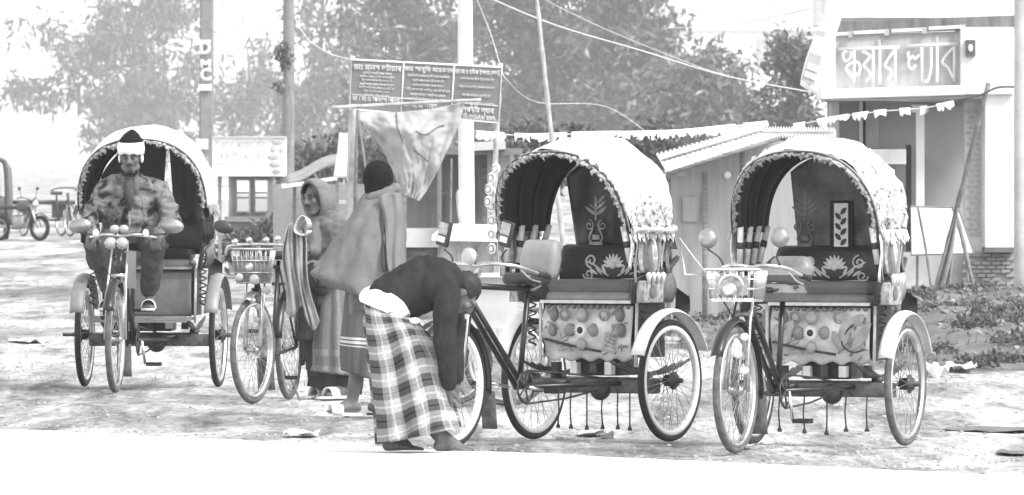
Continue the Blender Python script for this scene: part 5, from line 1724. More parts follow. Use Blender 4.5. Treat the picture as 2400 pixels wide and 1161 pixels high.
def skirt(name, mt, rings, parent, L, nseg=72, folds=9, amp=.05, seed=0, thick=.006, sub=7, wr=.010):
    # rings: (left xyz, right xyz, half depth, fold strength); interpolated along the length
    rnd = random.Random(seed)
    ph = [rnd.uniform(0, 6.28) for _ in range(4)]
    lev = []
    m = len(rings)
    cl = crv([(Vector(a) + Vector(b)) / 2 for a, b, *_ in rings], sub)
    ha = crv([(Vector(b) - Vector(a)) / 2 for a, b, *_ in rings], sub)
    dp = crv([V(r[2], r[3], 0) for r in rings], sub)
    out, uvs = [], []
    tot = len(cl)
    for i in range(tot):
        v = i / (tot - 1)
        ring, uv = [], []
        for k in range(nseg + 1):
            th = 2 * PI * k / nseg
            w = 1 + amp * dp[i].y * (math.cos(folds * th + ph[0] + .6 * math.sin(3 * v)) + .6 * math.cos((folds + 4) * th + ph[1]) + .5 * math.cos(3 * th + ph[2]))
            nq = cl[i] + ha[i] * math.cos(th) + V(0, -1, 0) * dp[i].x * math.sin(th)
            w += (noise.noise(V(nq.x * 7, nq.y * 7, nq.z * 2.6) + V(seed, 0, 0)) + .5 * noise.noise(V(nq.x * 16, nq.y * 16, nq.z * 7))) * wr / max(.1, dp[i].x) * min(1, dp[i].y + .4)
            ring.append(cl[i] + ha[i] * math.cos(th) * w + V(0, -1, 0) * dp[i].x * math.sin(th) * w - L)
            uv.append((k / nseg, v, 0))
        out.append(ring); uvs.append(uv)
    o = MB().loft(out, closed=False, uvs=uvs).build(name, mt, parent)
    thicken(o, thick)
    return o

def cuv(t):
    a = t.nodes.new('ShaderNodeAttribute'); a.attribute_name = 'cuv'
    s = t.nodes.new('ShaderNodeSeparateXYZ'); t.links.new(a.outputs['Vector'], s.inputs[0])
    return a, s.outputs[0], s.outputs[1]

def cloth_bump(t, b, vec, sc=60, st=.25):
    n = t.nodes.new('ShaderNodeTexNoise'); n.inputs['Scale'].default_value = sc; n.inputs['Detail'].default_value = 3
    tc = t.nodes.new('ShaderNodeTexCoord'); t.links.new(tc.outputs['Object'], n.inputs['Vector'])
    bp = t.nodes.new('ShaderNodeBump'); bp.inputs['Strength'].default_value = st; bp.inputs['Distance'].default_value = .01
    t.links.new(n.outputs[0], bp.inputs['Height']); t.links.new(bp.outputs[0], b.inputs['Normal'])
    return n.outputs[0]

def plaid(name, nu, nv, lo, hi, line=True):
    m, t, b = nodes(name, .9, .15)
    a, u, v = cuv(t)
    fu = math_node(t, 'FRACT', math_node(t, 'ADD', math_node(t, 'MULTIPLY', u, nu), math_node(t, 'MULTIPLY', v, .12)))
    fv = math_node(t, 'FRACT', math_node(t, 'ADD', math_node(t, 'MULTIPLY', v, nv), math_node(t, 'MULTIPLY', math_node(t, 'SINE', math_node(t, 'MULTIPLY', u, 12.566)), .28)))
    bu = math_node(t, 'LESS_THAN', fu, .5); bv = math_node(t, 'LESS_THAN', fv, .48)
    s = math_node(t, 'ADD', bu, bv)
    val = math_node(t, 'SUBTRACT', hi, math_node(t, 'MULTIPLY', s, (hi - lo) / 2))
    if line:
        l = math_node(t, 'MULTIPLY', math_node(t, 'GREATER_THAN', fv, .71), math_node(t, 'LESS_THAN', fv, .79))
        l2 = math_node(t, 'MULTIPLY', math_node(t, 'GREATER_THAN', fu, .72), math_node(t, 'LESS_THAN', fu, .78))
        val = math_node(t, 'MINIMUM', math_node(t, 'ADD', val, math_node(t, 'MULTIPLY', math_node(t, 'MAXIMUM', l, l2), .12)), .8)
        k = math_node(t, 'MULTIPLY', math_node(t, 'GREATER_THAN', fv, .22), math_node(t, 'LESS_THAN', fv, .27))
        val = math_node(t, 'SUBTRACT', val, math_node(t, 'MULTIPLY', k, .05))
    n = cloth_bump(t, b, None)
    val = math_node(t, 'MULTIPLY', val, math_node(t, 'ADD', math_node(t, 'MULTIPLY', n, .6), .7))
    t.links.new(val, b.inputs['Base Color'])
    return m

def striped(name, base, stripes, nv_u=14, ustr=.25):
    # plain woven skirt cloth with soft vertical stripes and pale border bands: stripes = [(v0, v1, value)]
    m, t, b = nodes(name, .9, .15)
    a, u, v = cuv(t)
    w = math_node(t, 'SINE', math_node(t, 'MULTIPLY', u, 6.283 * nv_u))
    val = math_node(t, 'MULTIPLY', math_node(t, 'ADD', math_node(t, 'MULTIPLY', math_node(t, 'GREATER_THAN', w, .3), ustr), 1.0), base)
    for v0, v1, x in stripes:
        k = math_node(t, 'MULTIPLY', math_node(t, 'GREATER_THAN', v, v0), math_node(t, 'LESS_THAN', v, v1))
        val = math_node(t, 'ADD', math_node(t, 'MULTIPLY', val, math_node(t, 'SUBTRACT', 1.0, k)), math_node(t, 'MULTIPLY', k, x))
    n = cloth_bump(t, b, None)
    val = math_node(t, 'MULTIPLY', val, math_node(t, 'ADD', math_node(t, 'MULTIPLY', n, .6), .7))
    t.links.new(val, b.inputs['Base Color'])
    return m

def camo():
    m, t, b = nodes('camouflage_cloth', .9, .15)
    tc = t.nodes.new('ShaderNodeTexCoord')
    n = t.nodes.new('ShaderNodeTexNoise'); n.inputs['Scale'].default_value = 10; n.inputs['Detail'].default_value = 2.5; n.inputs['Distortion'].default_value = .6
    t.links.new(tc.outputs['Object'], n.inputs['Vector'])
    c = ramp(t, n.outputs[0], [(0, .022), (.40, .022), (.45, .07), (.50, .13), (.60, .20), (.68, .10)], 'LINEAR')
    t.links.new(c, b.inputs['Base Color'])
    cloth_bump(t, b, None, 40, .4)
    return m

wool_grey = mat('grey_wool_shawl', .165, .95, var=.22, scale=7, bump=.2, bscale=90, spec=.1)
fold_shade = mat('dark_wool_fold', .06, .95, var=.25, scale=8, bump=.4, bscale=80, spec=.1)  # darkened shawl tone, shade of the fold put into the colour
knit_black = mat('black_knit', .008, .9, var=.5, scale=60, bump=.4, bscale=70, spec=.15)
knit_brown = mat('dark_sweater', .024, .9, var=.35, scale=10, bump=.4, bscale=60, spec=.15)
cotton_white = mat('white_undershirt', .80, .9, var=.05, scale=8)
jacket_grey = mat('grey_jacket', .125, .85, var=.3, scale=9, bump=.3, bscale=30, spec=.2)
scarf_grey = mat('grey_scarf', .165, .9, var=.2, scale=10, bump=.35, bscale=70, spec=.1)
trouser = mat('dark_trousers', .06, .9, var=.35, scale=9, bump=.3, spec=.15)
dark_cloth = mat('dark_cloth', .04, .9, var=.4, scale=9, bump=.3, spec=.15)

# ---- the driver on the left rickshaw (built in the rickshaw's own axes)
def driver():
    M = Matrix.Translation(RK_A.location) @ Matrix.Rotation(RK_A.rotation_euler.z, 4, 'Z') @ Matrix.Scale(1.06, 4)
    T = lambda *a: M @ V(*a)
    N = lambda *a: (M.to_3x3() @ V(*a)).normalized()
    L = T(0, -.86, .545)
    k = 1.06
    mb = MB()
    c = T(.0, -.985, 1.575)
    P, Rm = head(mb, c, N(.02, -1, -.10), N(0, -.05, 1), T(0, -.90, 1.38))
    mb.chain([T(0, -.84, 1.06), T(0, -.87, 1.2), T(0, -.90, 1.34)], [.14, .145, .14])
    sit = {}
    for s in (1, -1):
        mb.chain([T(s * .06, -.90, 1.39), T(s * .17, -.91, 1.375), T(s * .285, -.97, 1.15), T(s * .225, -1.24, 1.045)], [.07, .065, .048, .032])
        hand(mb, T(s * .225, -1.24, 1.045), N(-s * .05, -1, -.15), N(0, -.1, -1), -s, .85, k)
        kx = .19 if s > 0 else .20
        mb.chain([T(s * .09, -.83, 1.045), T(s * kx, -1.20, .985), T(s * .135, -1.02, .66)], [.095, .068, .045])
        foot(mb, T(s * .135, -1.00, .556), T(s * .15, -1.24, .556), T(s * .135, -1.01, .64))
    body = remesh(mb, 'person', skin, .0075, 3, None, L)
    tag(body, 'seated driver in camouflage jacket and dark beanie with white band, hands on handlebar', 'person')
    face_parts(body, P, Rm, beard=True)
    # jacket
    g = MB()
    g.chain([T(0, -.85, 1.02), T(0, -.875, 1.15), T(0, -.90, 1.30), T(0, -.905, 1.37)], [.165, .175, .170, .125], 18)
    for s in (1, -1):
        g.chain([T(s * .06, -.90, 1.35), T(s * .185, -.915, 1.345), T(s * .285, -.975, 1.15), T(s * .228, -1.19, 1.055)], [.125, .088, .068, .046], 14)
        g.capsule(T(s * .09, -.87, 1.12), .12, T(s * .10, -.90, 1.27), .12)
    g.chain([T(0, -.91, 1.40), T(0, -.925, 1.435)], [.088, .078])
    j = remesh(g, 'jacket', camo(), .009, 3, body, L, fold=(.024, 9, (1, 1, 1.7)))
    MB().box(T(.005, -1.075, 1.21) - L, (.012, .012, .22 * k), M.to_3x3().normalized() @ Matrix.Rotation(.12, 3, 'X')).build('zip', steel, j, smooth=False)
    sh = MB()
    sh.tube([T(0, -1.035, 1.41) - L, T(0.005, -1.085, 1.33) - L, T(.006, -1.092, 1.22) - L], [.045, .032, .010], 8)
    sh.build('shirt', trouser, j)
    for s in (1, -1):
        MB().grid(lambda u, v: T(s * (.03 + .055 * u + .01 * v), -1.02 + .05 * u - .045 * v * (1 - u), 1.455 - .09 * v - .01 * u) - L, 4, 5).build('collar', camo_collar, j)
    # trousers
    g = MB()
    g.capsule(T(-.05, -.83, 1.04), .13, T(.05, -.83, 1.04), .13)
    for s in (1, -1):
        g.chain([T(s * .09, -.83, 1.03), T(s * (.195), -1.20, .98), T(s * .14, -1.04, .70)], [.115, .088, .070], 14)
    remesh(g, 'trousers', trouser, .010, 3, body, L, fold=(.018, 11, (1, 1, .6)))
    for s in (1, -1):
        sandal(body, L, T(s * .135, -1.00, .545), T(s * .15, -1.24, .545), MATS['cream_trim'])
    # beanie: white band and dark peaked crown
    r, f, u = frame(N(.02, -1, -.10), N(0, -.02, 1))
    def ring(h, a, b, back=0.0, sh_=0.0):
        return [P(a * math.cos(q) + sh_, b * math.sin(q) - .016 - back, h) - L for q in [2 * PI * i / 28 for i in range(28)]]
    cap = MB().loft([ring(.105, .086, .102), ring(.14, .078, .092, .004), ring(.172, .056, .066, .006, -.004), ring(.198, .026, .03, .006, -.008), ring(.208, .006, .006, .006, -.010)], cap=(1, 1)).build('beanie', knit_black, body)
    MB().loft([ring(.030, .088, .105, .012), ring(.034, .096, .113, .010), ring(.07, .099, .116, .004), ring(.112, .094, .110), ring(.118, .086, .10)]).build('beanie_band', cotton_white, cap)
    for s in (1, -1):
        MB().ell(P(s * .080, -.01, .0) - L, (.012, .026, .035), Rm).build('ear_flap', cotton_white, cap)
camo_collar = mat('camouflage_collar', .09, .9, var=.6, scale=14)
driver()

# ---- the hooded man by the bicycle
def hooded():
    d0 = 65.0
    q = lambda X, Y, dy=0.0: W(X, Y, d0 + dy)
    L = V(W(770, 930, d0).x, d0, 0)
    fwd = V(-.66, -.75, -.12)
    mb = MB()
    P, Rm = head(mb, q(740, 466, -.03), fwd, V(0, 0, 1), q(763, 520))
    mb.chain([q(775, 690), q(772, 620), q(766, 550)], [.14, .15, .14])
    # near (left) arm, then far arm, both reaching to the handlebar
    near = [q(775, 530, -.09), q(797, 540, -.13), q(800, 625, -.20), q(752, 618, -.34)]
    far = [q(755, 530, .05), q(730, 540, .14), q(712, 610, .06), q(722, 588, -.16)]
    mb.chain(near, [.06, .06, .045, .03]); mb.chain(far, [.06, .06, .045, .03])
    hand(mb, near[-1], V(-1, -.5, .15), V(-.2, -.2, -1), 1, .7)
    hand(mb, far[-1], V(-.7, -.8, .05), V(-.1, -.1, -1), -1, .7)
    for (hx, dy, ax, heelx, toex, fy) in ((785, -.09, 800, 806, 770, -.12), (760, .10, 768, 775, 735, .10)):
        mb.chain([q(hx, 700, dy), q(hx + 8, 800, dy * .9), q(ax, 905, dy)], [.09, .06, .04])
        h = q(heelx + 3, 930, fy); h.z = .016
        t = q(toex, 930, fy - .12); t.z = .016
        foot(mb, h, t, q(ax, 908, dy))
    body = remesh(mb, 'person', skin, .0085, 3, None, L)
    tag(body, 'man with pale scarf wrapped over his head as a hood, standing behind bicycle', 'person')
    face_parts(body, P, Rm, beard=False)
    # jacket
    g = MB()
    g.chain([q(776, 700), q(774, 630), q(768, 560), q(764, 525)], [.165, .178, .175, .12], 16)
    g.chain([near[0], near[1], near[2], near[3] + (near[2] - near[3]) * .15], [.10, .092, .075, .056], 14)
    g.chain([far[0], far[1], far[2], far[3] + (far[2] - far[3]) * .15], [.10, .088, .072, .055], 14)
    remesh(g, 'jacket', jacket_grey, .010, 3, body, L, fold=(.024, 9, (1, 1, 1.4)))
    # hair at the forehead, hood, scarf
    r, f, u = frame(fwd, V(0, 0, 1))
    MB().loft([[P(.079 * w * math.cos(a), b + .0, .04 + .085 * w * math.sin(a)) - L for a in [PI * i / 14 for i in range(15)]] for b, w in ((.076, .85), (.050, 1.0), (-.01, 1.04), (-.06, .95))], closed=False).build('hair', hair, body)
    def hring(b, wx, top, bot, n=26, inn=0.0):
        out = []
        for i in range(n):
            a = 2 * PI * i / n
            cz = (top + bot) / 2; hz = (top - bot) / 2
            out.append(P(wx * math.cos(a), b - .03 * (math.sin(a) < -.3) * 0 + .02 * math.sin(a), cz + hz * math.sin(a)) - L)
        return out
    hd = MB().loft([hring(.045, .079, .120, -.135), hring(.050, .092, .136, -.155), hring(.02, .102, .146, -.165), hring(-.04, .108, .145, -.17), hring(-.09, .098, .125, -.16), hring(-.125, .065, .085, -.14), hring(-.138, .02, .03, -.06)], cap=(0, 1)).build('hood', scarf_grey, body)
    g = MB()
    nk = q(760, 512)
    for i in range(14):
        a0, a1 = 2 * PI * i / 14, 2 * PI * (i + 1) / 14
        pt = lambda a: nk + r * .10 * math.cos(a) + f * (.10 * math.sin(a)) + V(0, 0, -.03 - .045 * math.sin(a))
        g.capsule(pt(a0), .05, pt(a1), .05)
    g.chain([nk + f * .12 + V(0, 0, -.06) + r * .03, nk + f * .17 + V(0, 0, -.22) + r * .05, nk + f * .17 + V(0, 0, -.38) + r * .07], [.05, .048, .04])
    g.chain([nk + f * .12 + V(0, 0, -.06) - r * .05, nk + f * .17 + V(0, 0, -.20) - r * .07], [.05, .04])
    remesh(g, 'scarf', scarf_grey, .010, 3, body, L, fold=(.016, 9, (1, 1, .7)))
    skirt('underskirt', dark_cloth, [(q(716, 690), q(830, 690), .15, .3), (q(712, 800), q(838, 800), .17, .6), (q(722, 880), q(846, 880), .17, 1), (q(722, 905), q(842, 925), .17, 1)], body, L, folds=7, seed=2)
    skirt('apron_front', dark_cloth, [(q(704, 585, -.06), q(752, 585, -.10), .10, .4), (q(696, 680, -.06), q(748, 690, -.10), .11, .8), (q(690, 800, -.06), q(735, 800, -.10), .09, 1)], body, L, nseg=40, folds=5, seed=8)
    skirt('lungi', striped('pale_striped_cloth', .15, [(.74, .80, .22), (.90, .97, .22)], 18, .35), [(q(738, 672), q(838, 672), .165, .3), (q(730, 720), q(850, 720), .20, .6), (q(722, 800), q(860, 800), .22, 1), (q(722, 868), q(870, 885), .23, 1.2)], body, L, folds=11, amp=.045, seed=4)
    g = MB().ell(q(752, 682, -.20) - L, (.05, .045, .035)).build('lungi_knot', dark_cloth, body)
    for (heelx, toex, fy) in ((806, 770, -.12), (775, 735, .10)):
        h = q(heelx + 3, 930, fy); h.z = 0; t = q(toex, 930, fy - .12); t.z = 0
        sandal(body, L, h, t, None)
hooded()

# ---- the man in the black cap, seen from behind
def shawled():
    d0 = 60.5
    q = lambda X, Y, dy=0.0: W(X, Y, d0 + dy)
    L = V(W(865, 974, d0).x, d0, 0)
    fwd = V(-.35, .93, .02)
    mb = MB()
    P, Rm = head(mb, q(884, 424, 0), fwd, V(-.03, 0, 1), q(888, 480))
    mb.chain([q(868, 690), q(880, 600), q(886, 520)], [.14, .15, .145])
    mb.chain([q(878, 500, -.10), q(862, 520, -.06), q(825, 590, -.02), q(778, 628, .0)], [.055, .05, .04, .028])
    hand(mb, q(778, 628, .0), V(-1, 0, -.2), V(0, .3, -1), 1, .9)
    mb.chain([q(900, 500, .08), q(920, 520, .15), q(925, 610, .10), q(900, 640, .22)], [.06, .06, .045, .03])
    hand(mb, q(900, 640, .22), V(-.8, .5, 0), V(0, 0, -1), -1, .6)
    legs = []
    for (hx, kx, ax, dy, heelx, toex, ty) in ((850, 845, 824, -.10, 836, 752, -.14), (880, 880, 884, .10, 872, 905, .02)):
        hY, kY = 700, 830
        mb.chain([q(hx, hY, dy), q(kx, kY, dy), q(ax, 945, dy)], [.095, .062, .038])
        h = q(heelx, 974, dy); h.z = .018
        t = q(toex, 974, dy + ty * .5); t.z = .018
        foot(mb, h, h + (t - h).normalized() * .24, q(ax, 944, dy))
        legs.append((h, h + (t - h).normalized() * .24))
    body = remesh(mb, 'person', skin, .0085, 3, None, L)
    tag(body, 'man in black knit cap seen from behind, large grey shawl draped over his shoulders', 'person')
    for i, (h, t) in enumerate(legs):
        h = h.copy(); h.z = 0; t = t.copy(); t.z = 0
        sandal(body, L, h, t, None if i == 0 else MATS['worn_wood_sole'])
    # knitted cap down to the nape
    g = MB()
    g.ell(P(0, -.018, .022), (.102, .108, .112), Rm, 18, 14)
    g.ell(P(0, -.025, -.05), (.094, .096, .085), Rm, 16, 10)
    g.capsule(P(0, -.02, -.06), .088, P(.0, -.03, -.125), .078)
    remesh(g, 'knit_cap', knit_black, .008, 3, body, L, fold=(.004, 40, (1, 1, .3)))
    # shawl: broad cloth from the neck to the waist, carried out to the left by the raised arm
    rings = [(q(858, 452), q(925, 440), .085, .2), (q(846, 466), q(934, 462), .12, .25), (q(832, 490), q(943, 492), .18, .3), (q(806, 530), q(947, 532), .23, .35), (q(776, 578), q(948, 585), .26, .45), (q(745, 628), q(946, 640), .27, .6), (q(737, 645), q(944, 700), .28, .8), (q(766, 668), q(942, 722), .27, 1)]
    skirt('shawl', wool_grey, rings, body, L, nseg=120, folds=8, amp=.040, seed=6, thick=.010, wr=.028)
    def shade_strip(u, v):  # dark strip laid on the shawl, painting the shaded recess between its layers
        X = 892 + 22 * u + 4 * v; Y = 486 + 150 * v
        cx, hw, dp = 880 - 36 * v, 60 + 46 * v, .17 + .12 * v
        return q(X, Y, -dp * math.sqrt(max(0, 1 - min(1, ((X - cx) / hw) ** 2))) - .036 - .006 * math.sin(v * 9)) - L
    o = MB().grid(shade_strip, 6, 16).build('shawl_lining', fold_shade, body); thicken(o, .01)
    # second fold thrown over the right shoulder
    def fold(u, v):
        X0 = 886 + 30 * v; X1 = 938 + 14 * v
        Y = 456 + 175 * v
        s_ = math.sin(u * PI)
        X = X0 + (X1 - X0) * u + 5 * math.sin(v * 5)
        cx, hw, dp = 891 - 42 * v, 48 + 58 * v, .12 + .17 * v
        yy = -dp * math.sqrt(max(0, 1 - min(1, ((X - cx) / hw) ** 2))) - .062 - .018 * math.sin(u * 9 + v * 3) * (u > .1)
        return q(X, Y + 8 * (1 - u) - 10 * s_ * (1 - v), yy) - L
    o = MB().grid(fold, 26, 20).build('shawl_fold', wool_grey, body); thicken(o, .014)
    g = MB()
    for i in range(12):
        a0, a1 = 2 * PI * i / 12, 2 * PI * (i + 1) / 12
        pt = lambda a: q(890, 458) + V(.105 * math.cos(a), .10 * math.sin(a), .045 * math.cos(a) - .0)
        g.capsule(pt(a0), .036, pt(a1), .036)
    remesh(g, 'shawl_collar', wool_grey, .010, 3, body, L, fold=(.012, 10, (1, 1, 1)))
    skirt('lungi', striped('grey_border_cloth', .10, [(.56, .585, .55), (.60, .63, .55), (.65, .665, .5)], 9, .18), [(q(812, 660), q(925, 660), .16, .3), (q(806, 740), q(925, 740), .20, .6), (q(800, 810), q(920, 820), .22, 1), (q(803, 868), q(905, 898), .20, 1)], body, L, folds=7, amp=.05, seed=9)
MATS['worn_wood_sole'] = mat('dark_sandal', .07, .7)
shawled()

# ---- the man bending down to the front wheel
def bending():
    d0 = 52.75
    q = lambda X, Y, dy=0.0: W(X, Y, d0 + dy)
    L = V(W(985, 1050, d0).x, d0, 0)
    mb = MB()
    hd_f, hd_u = V(.50, .05, -.86), V(.86, 0, .50)
    P, Rm = head(mb, q(1084, 690, .02), hd_f, hd_u, q(1042, 660))
    mb.chain([q(905, 718), q(945, 694), q(1000, 668), q(1035, 665)], [.115, .11, .12, .105])
    near = [q(1030, 668, -.10), q(1046, 685, -.14), q(1042, 800, -.17), q(1053, 905, -.10)]
    far = [q(1035, 660, .12), q(1056, 680, .16), q(1062, 790, .18), q(1066, 890, .10)]
    for a, s in ((near, 1), (far, -1)):
        mb.chain(a, [.065, .06, .047, .030])
    hand(mb, near[3], V(-.12, .2, -1), V(.6, .8, 0), 1, .35)
    hand(mb, far[3], V(-.1, .0, -1), V(.6, -.6, 0), -1, .45)
    fts = []
    for (pts, hx, tx, fy) in (([q(925, 740, -.06), q(975, 880, -.05), q(1030, 1015, -.04)], 1028, 1098, -.05), ([q(905, 735, .08), q(935, 885, .08), q(922, 1015, .08)], 908, 985, .06)):
        mb.chain(pts, [.085, .058, .038])
        h = q(hx, 1050, fy); h.z = .006
        t = q(tx, 1050, fy - .06); t.z = .006
        foot(mb, h, t, pts[-1]); fts.append((h, t))
    body = remesh(mb, 'person', skin, .0075, 3, None, L)
    tag(body, 'stooping man in dark sweater and checked lungi reaching down to a front wheel', 'person')
    # hair over the skull
    g = MB().ell(P(0, -.026, .045), (.083, .096, .084), Rm, 14, 10)
    remesh(g, 'hair', hair, .009, 2, body, L, fold=(.006, 30, (1, 1, 1)))
    for s in (1,):
        e = MB().ell(P(.031, .073, .010) - L, (.0125, .010, .0095), Rm, 10, 6).build('eye', eye_white, body)
        MB().ell(P(.031, .082, .010) - L, (.0058, .004, .0058), Rm, 8, 6).build('iris', eye_dark, e)
        MB().ell(P(-.031, .073, .010) - L, (.0125, .010, .0095), Rm, 10, 6).build('eye', eye_white, body)
    # sweater
    g = MB()
    g.chain([q(912, 704), q(950, 680), q(1000, 654), q(1036, 658)], [.140, .138, .142, .125], 20)
    g.chain([q(955, 715), q(990, 690), q(1020, 685)], [.09, .11, .10], 16)
    g.capsule(q(1035, 655), .09, q(1050, 662), .075)
    for a in (near, far):
        g.chain([a[0], a[1], a[2], a[3] + (a[2] - a[3]) * .06], [.105, .082, .064, .046], 16)
    remesh(g, 'sweater', knit_brown, .009, 3, body, L, fold=(.011, 8, (2.4, 1, .8)))
    # shirt tail showing between sweater and lungi
    skirt('undershirt', cotton_white, [(q(884, 668), q(966, 716), .135, .2), (q(858, 678), q(966, 734), .160, .5), (q(847, 694), q(962, 746), .172, .9), (q(848, 708), q(958, 752), .176, 1.2)], body, L, folds=5, amp=.05, seed=3)
    skirt('lungi', plaid('checked_lungi_cloth', 8, 6.4, .06, .32), [(q(852, 706), q(972, 748), .165, .2), (q(853, 735), q(986, 765), .19, .5), (q(862, 800), q(1008, 800), .21, .8), (q(872, 880), q(1034, 880), .23, 1), (q(882, 960), q(1054, 955), .245, 1.1), (q(890, 1040), q(1064, 1004), .25, 1.3)], body, L, nseg=140, folds=6, amp=.105, seed=5, wr=.034)
    g = MB().ell(q(972, 752, -.13) - L, (.034, .02, .018)).build('lungi_knot', cotton_white, body)
bending()
# ------------------------------------------------------------------ small things
def scrap(label, X, Y, sx, sy, seed, mt, name='paper_scrap', hgt=.035):
    d = gd(Y); p = V((X - 1200) * d / K, d, 0)
    p.z = max(ground_z(p.x, p.y), bank_h(p.x, p.y) if p.x > 1 and 71 < p.y < 102 else -1)
    rn = V(seed * 3.1, 0, 0)
    def f(u, v):
        a = 2 * PI * u; r = v * (.75 + .35 * noise.noise(V(math.cos(a), math.sin(a), seed) * 1.6))
        x, y = r * math.cos(a) * sx, r * math.sin(a) * sy
        return V(x, y, hgt * (.35 + noise.noise(V(x * 9, y * 7, seed))) * (.4 + v * .6) + .01)
    o = MB().grid(f, 22, 5).build(name, mt, loc=p, smooth=False); thicken(o, .004)
    tag(o, label, 'litter', 'litter on the verge')
    return o
scrap('flat crumpled paper lying between hooded man and stooping man near the road edge', 705, 1022, .16, .35, 2, white_paint)
scrap('torn sheet lying under the axle of the white hooded rickshaw', 1385, 1018, .14, .35, 3, plaster_pale)
scrap('dark rag under the white hooded rickshaw beside the torn sheet', 1420, 1024, .07, .25, 4, dark_metal)
scrap('small pale wrapper near the front wheel of the basket rickshaw', 1745, 1052, .08, .2, 5, white_paint)
scrap('big white crumpled bag at the foot of the rubble bank', 2190, 882, .14, .5, 6, white_paint, hgt=.12)
scrap('pale torn sack halfway up the rubble bank', 2250, 872, .16, .6, 7, plaster_pale, hgt=.09)
scrap('white rubbish heap behind the hood of the basket rickshaw', 2150, 705, .26, .9, 8, white_paint, hgt=.18)
scrap('flat pale stone slab high on the rubble bank right side', 2320, 760, .20, .8, 9, plaster_pale, hgt=.08)
scrap('dark stick litter at the right edge of the dirt', 2330, 1008, .40, .7, 10, MATS['dark_plinth'], hgt=.012)
scrap('dark clod at the far right near the road edge', 2375, 1062, .12, .4, 11, MATS['dark_plinth'], hgt=.014)
scrap('white rubbish between the two right rickshaws', 1650, 745, .22, .8, 12, white_paint, hgt=.16)
scrap('pale sheet lying left behind the driver rickshaw wheel', 70, 800, .25, .8, 13, plaster_pale, hgt=.04)

# ------------------------------------------------------------------ food cart behind the middle rickshaw
def food_cart():
    d = 62.5
    rt = ebase('food_cart', 'small white topped glass food cart behind the stooping man', 'cart', 1110, d)
    L = rt.location
    q4 = [W(1042, 528, d + .7), W(1172, 530, d + .7), W(1212, 562, d - .1), W(1012, 556, d - .1)]
    o = MB().add([p - L for p in q4], [(0, 1, 2, 3)]).build('canopy', white_paint, rt, smooth=False); thicken(o, .02)
    PB('canopy_edge', white_paint, rt, 1012, 556, 1212, 566, d - .12, .03, -.02)
    gl = mat('dusty_glass', .40, .2, var=.2, scale=5, spec=.6)
    PB('glass_case', gl, rt, 1030, 566, 1205, 640, d + .05, .6)
    for X in (1030, 1075, 1118, 1160, 1203):
        PB('glazing_bar', grey_trim, rt, X - 3, 566, X + 3, 640, d + .02, .05)
    PB('table_top', white_paint, rt, 1015, 640, 1220, 650, d - .02, .75)
    PB('side_panel', plaster_pale, rt, 1022, 650, 1214, 770, d + .05, .6)
    for X in (1030, 1205):
        PB('leg', wood_grey, rt, X - 5, 770, X + 5, HZ + CH * K / d, d + .08, .05)
    for X in (1050, 1190):
        w = wheel(rt, (W(X, 0, d).x - rt.location.x, .25, .30), PI / 2 + .0, RIM, 0, True, .83)
    for X, Y, h in ((1055, 620, 26), (1095, 618, 30), (1140, 622, 24), (1180, 618, 30)):
        pass
food_cart()

# ------------------------------------------------------------------ far vehicles on the left
paint_fog = mat('vehicle_paint', .07, .45, var=.3, scale=4)
def far_auto():
    d = 196.0
    rt = ebase('auto_rickshaw', 'three wheeled auto rickshaw cut by the left edge of the picture', 'auto rickshaw', -52, d)
    # body faces the camera; width 1.32 m, height 1.72 m
    fr = []
    w = .66
    prof = [(-w, .35), (-w, 1.0), (-w + .03, 1.5), (-w + .14, 1.68), (0, 1.74), (w - .14, 1.68), (w - .03, 1.5), (w, 1.0), (w, .35)]
    MB().tube(crv([V(x, -.9, z) for x, z in prof], 5), .05, 8).build('front_hoop', paint_fog, rt)
    o = MB().loft([[V(x, y, z) for x, z in prof] for y in (-.9, 0, 1.2)], closed=False).build('canopy', paint_fog, rt); thicken(o, .03)
    MB().rbox((0, -.85, .62), (1.28, .22, .60), .09).build('front_cowl', paint_fog, rt)
    MB().box((0, -.93, 1.20), (1.1, .02, .55)).build('windscreen', MATS['dusty_glass'], rt, smooth=False)
    MB().ell((.25, -.80, 1.22), (.14, .1, .2)).build('seat_back', dark_open, rt)
    MB().ell((0, -1.0, .72), (.11, .06, .11)).build('headlamp', chrome, rt)
    MB().rbox((0, .7, .55), (1.3, 1.0, .5), .08).build('rear_body', paint_fog, rt)
    MB().box((0, .1, .34), (1.2, 1.8, .06)).build('floor', dark_metal, rt, smooth=False)
    for x, y in ((0, -.95), (.56, .75), (-.56, .75)):
        o = link('wheel', ring_x(.17, circ(.055)).mesh('small_tyre', rubber), rt, (x, y, .225))
        link('rim', lathe_x([(-.03, .12), (.03, .12)], 14).mesh('small_rim', steel), o)
far_auto()
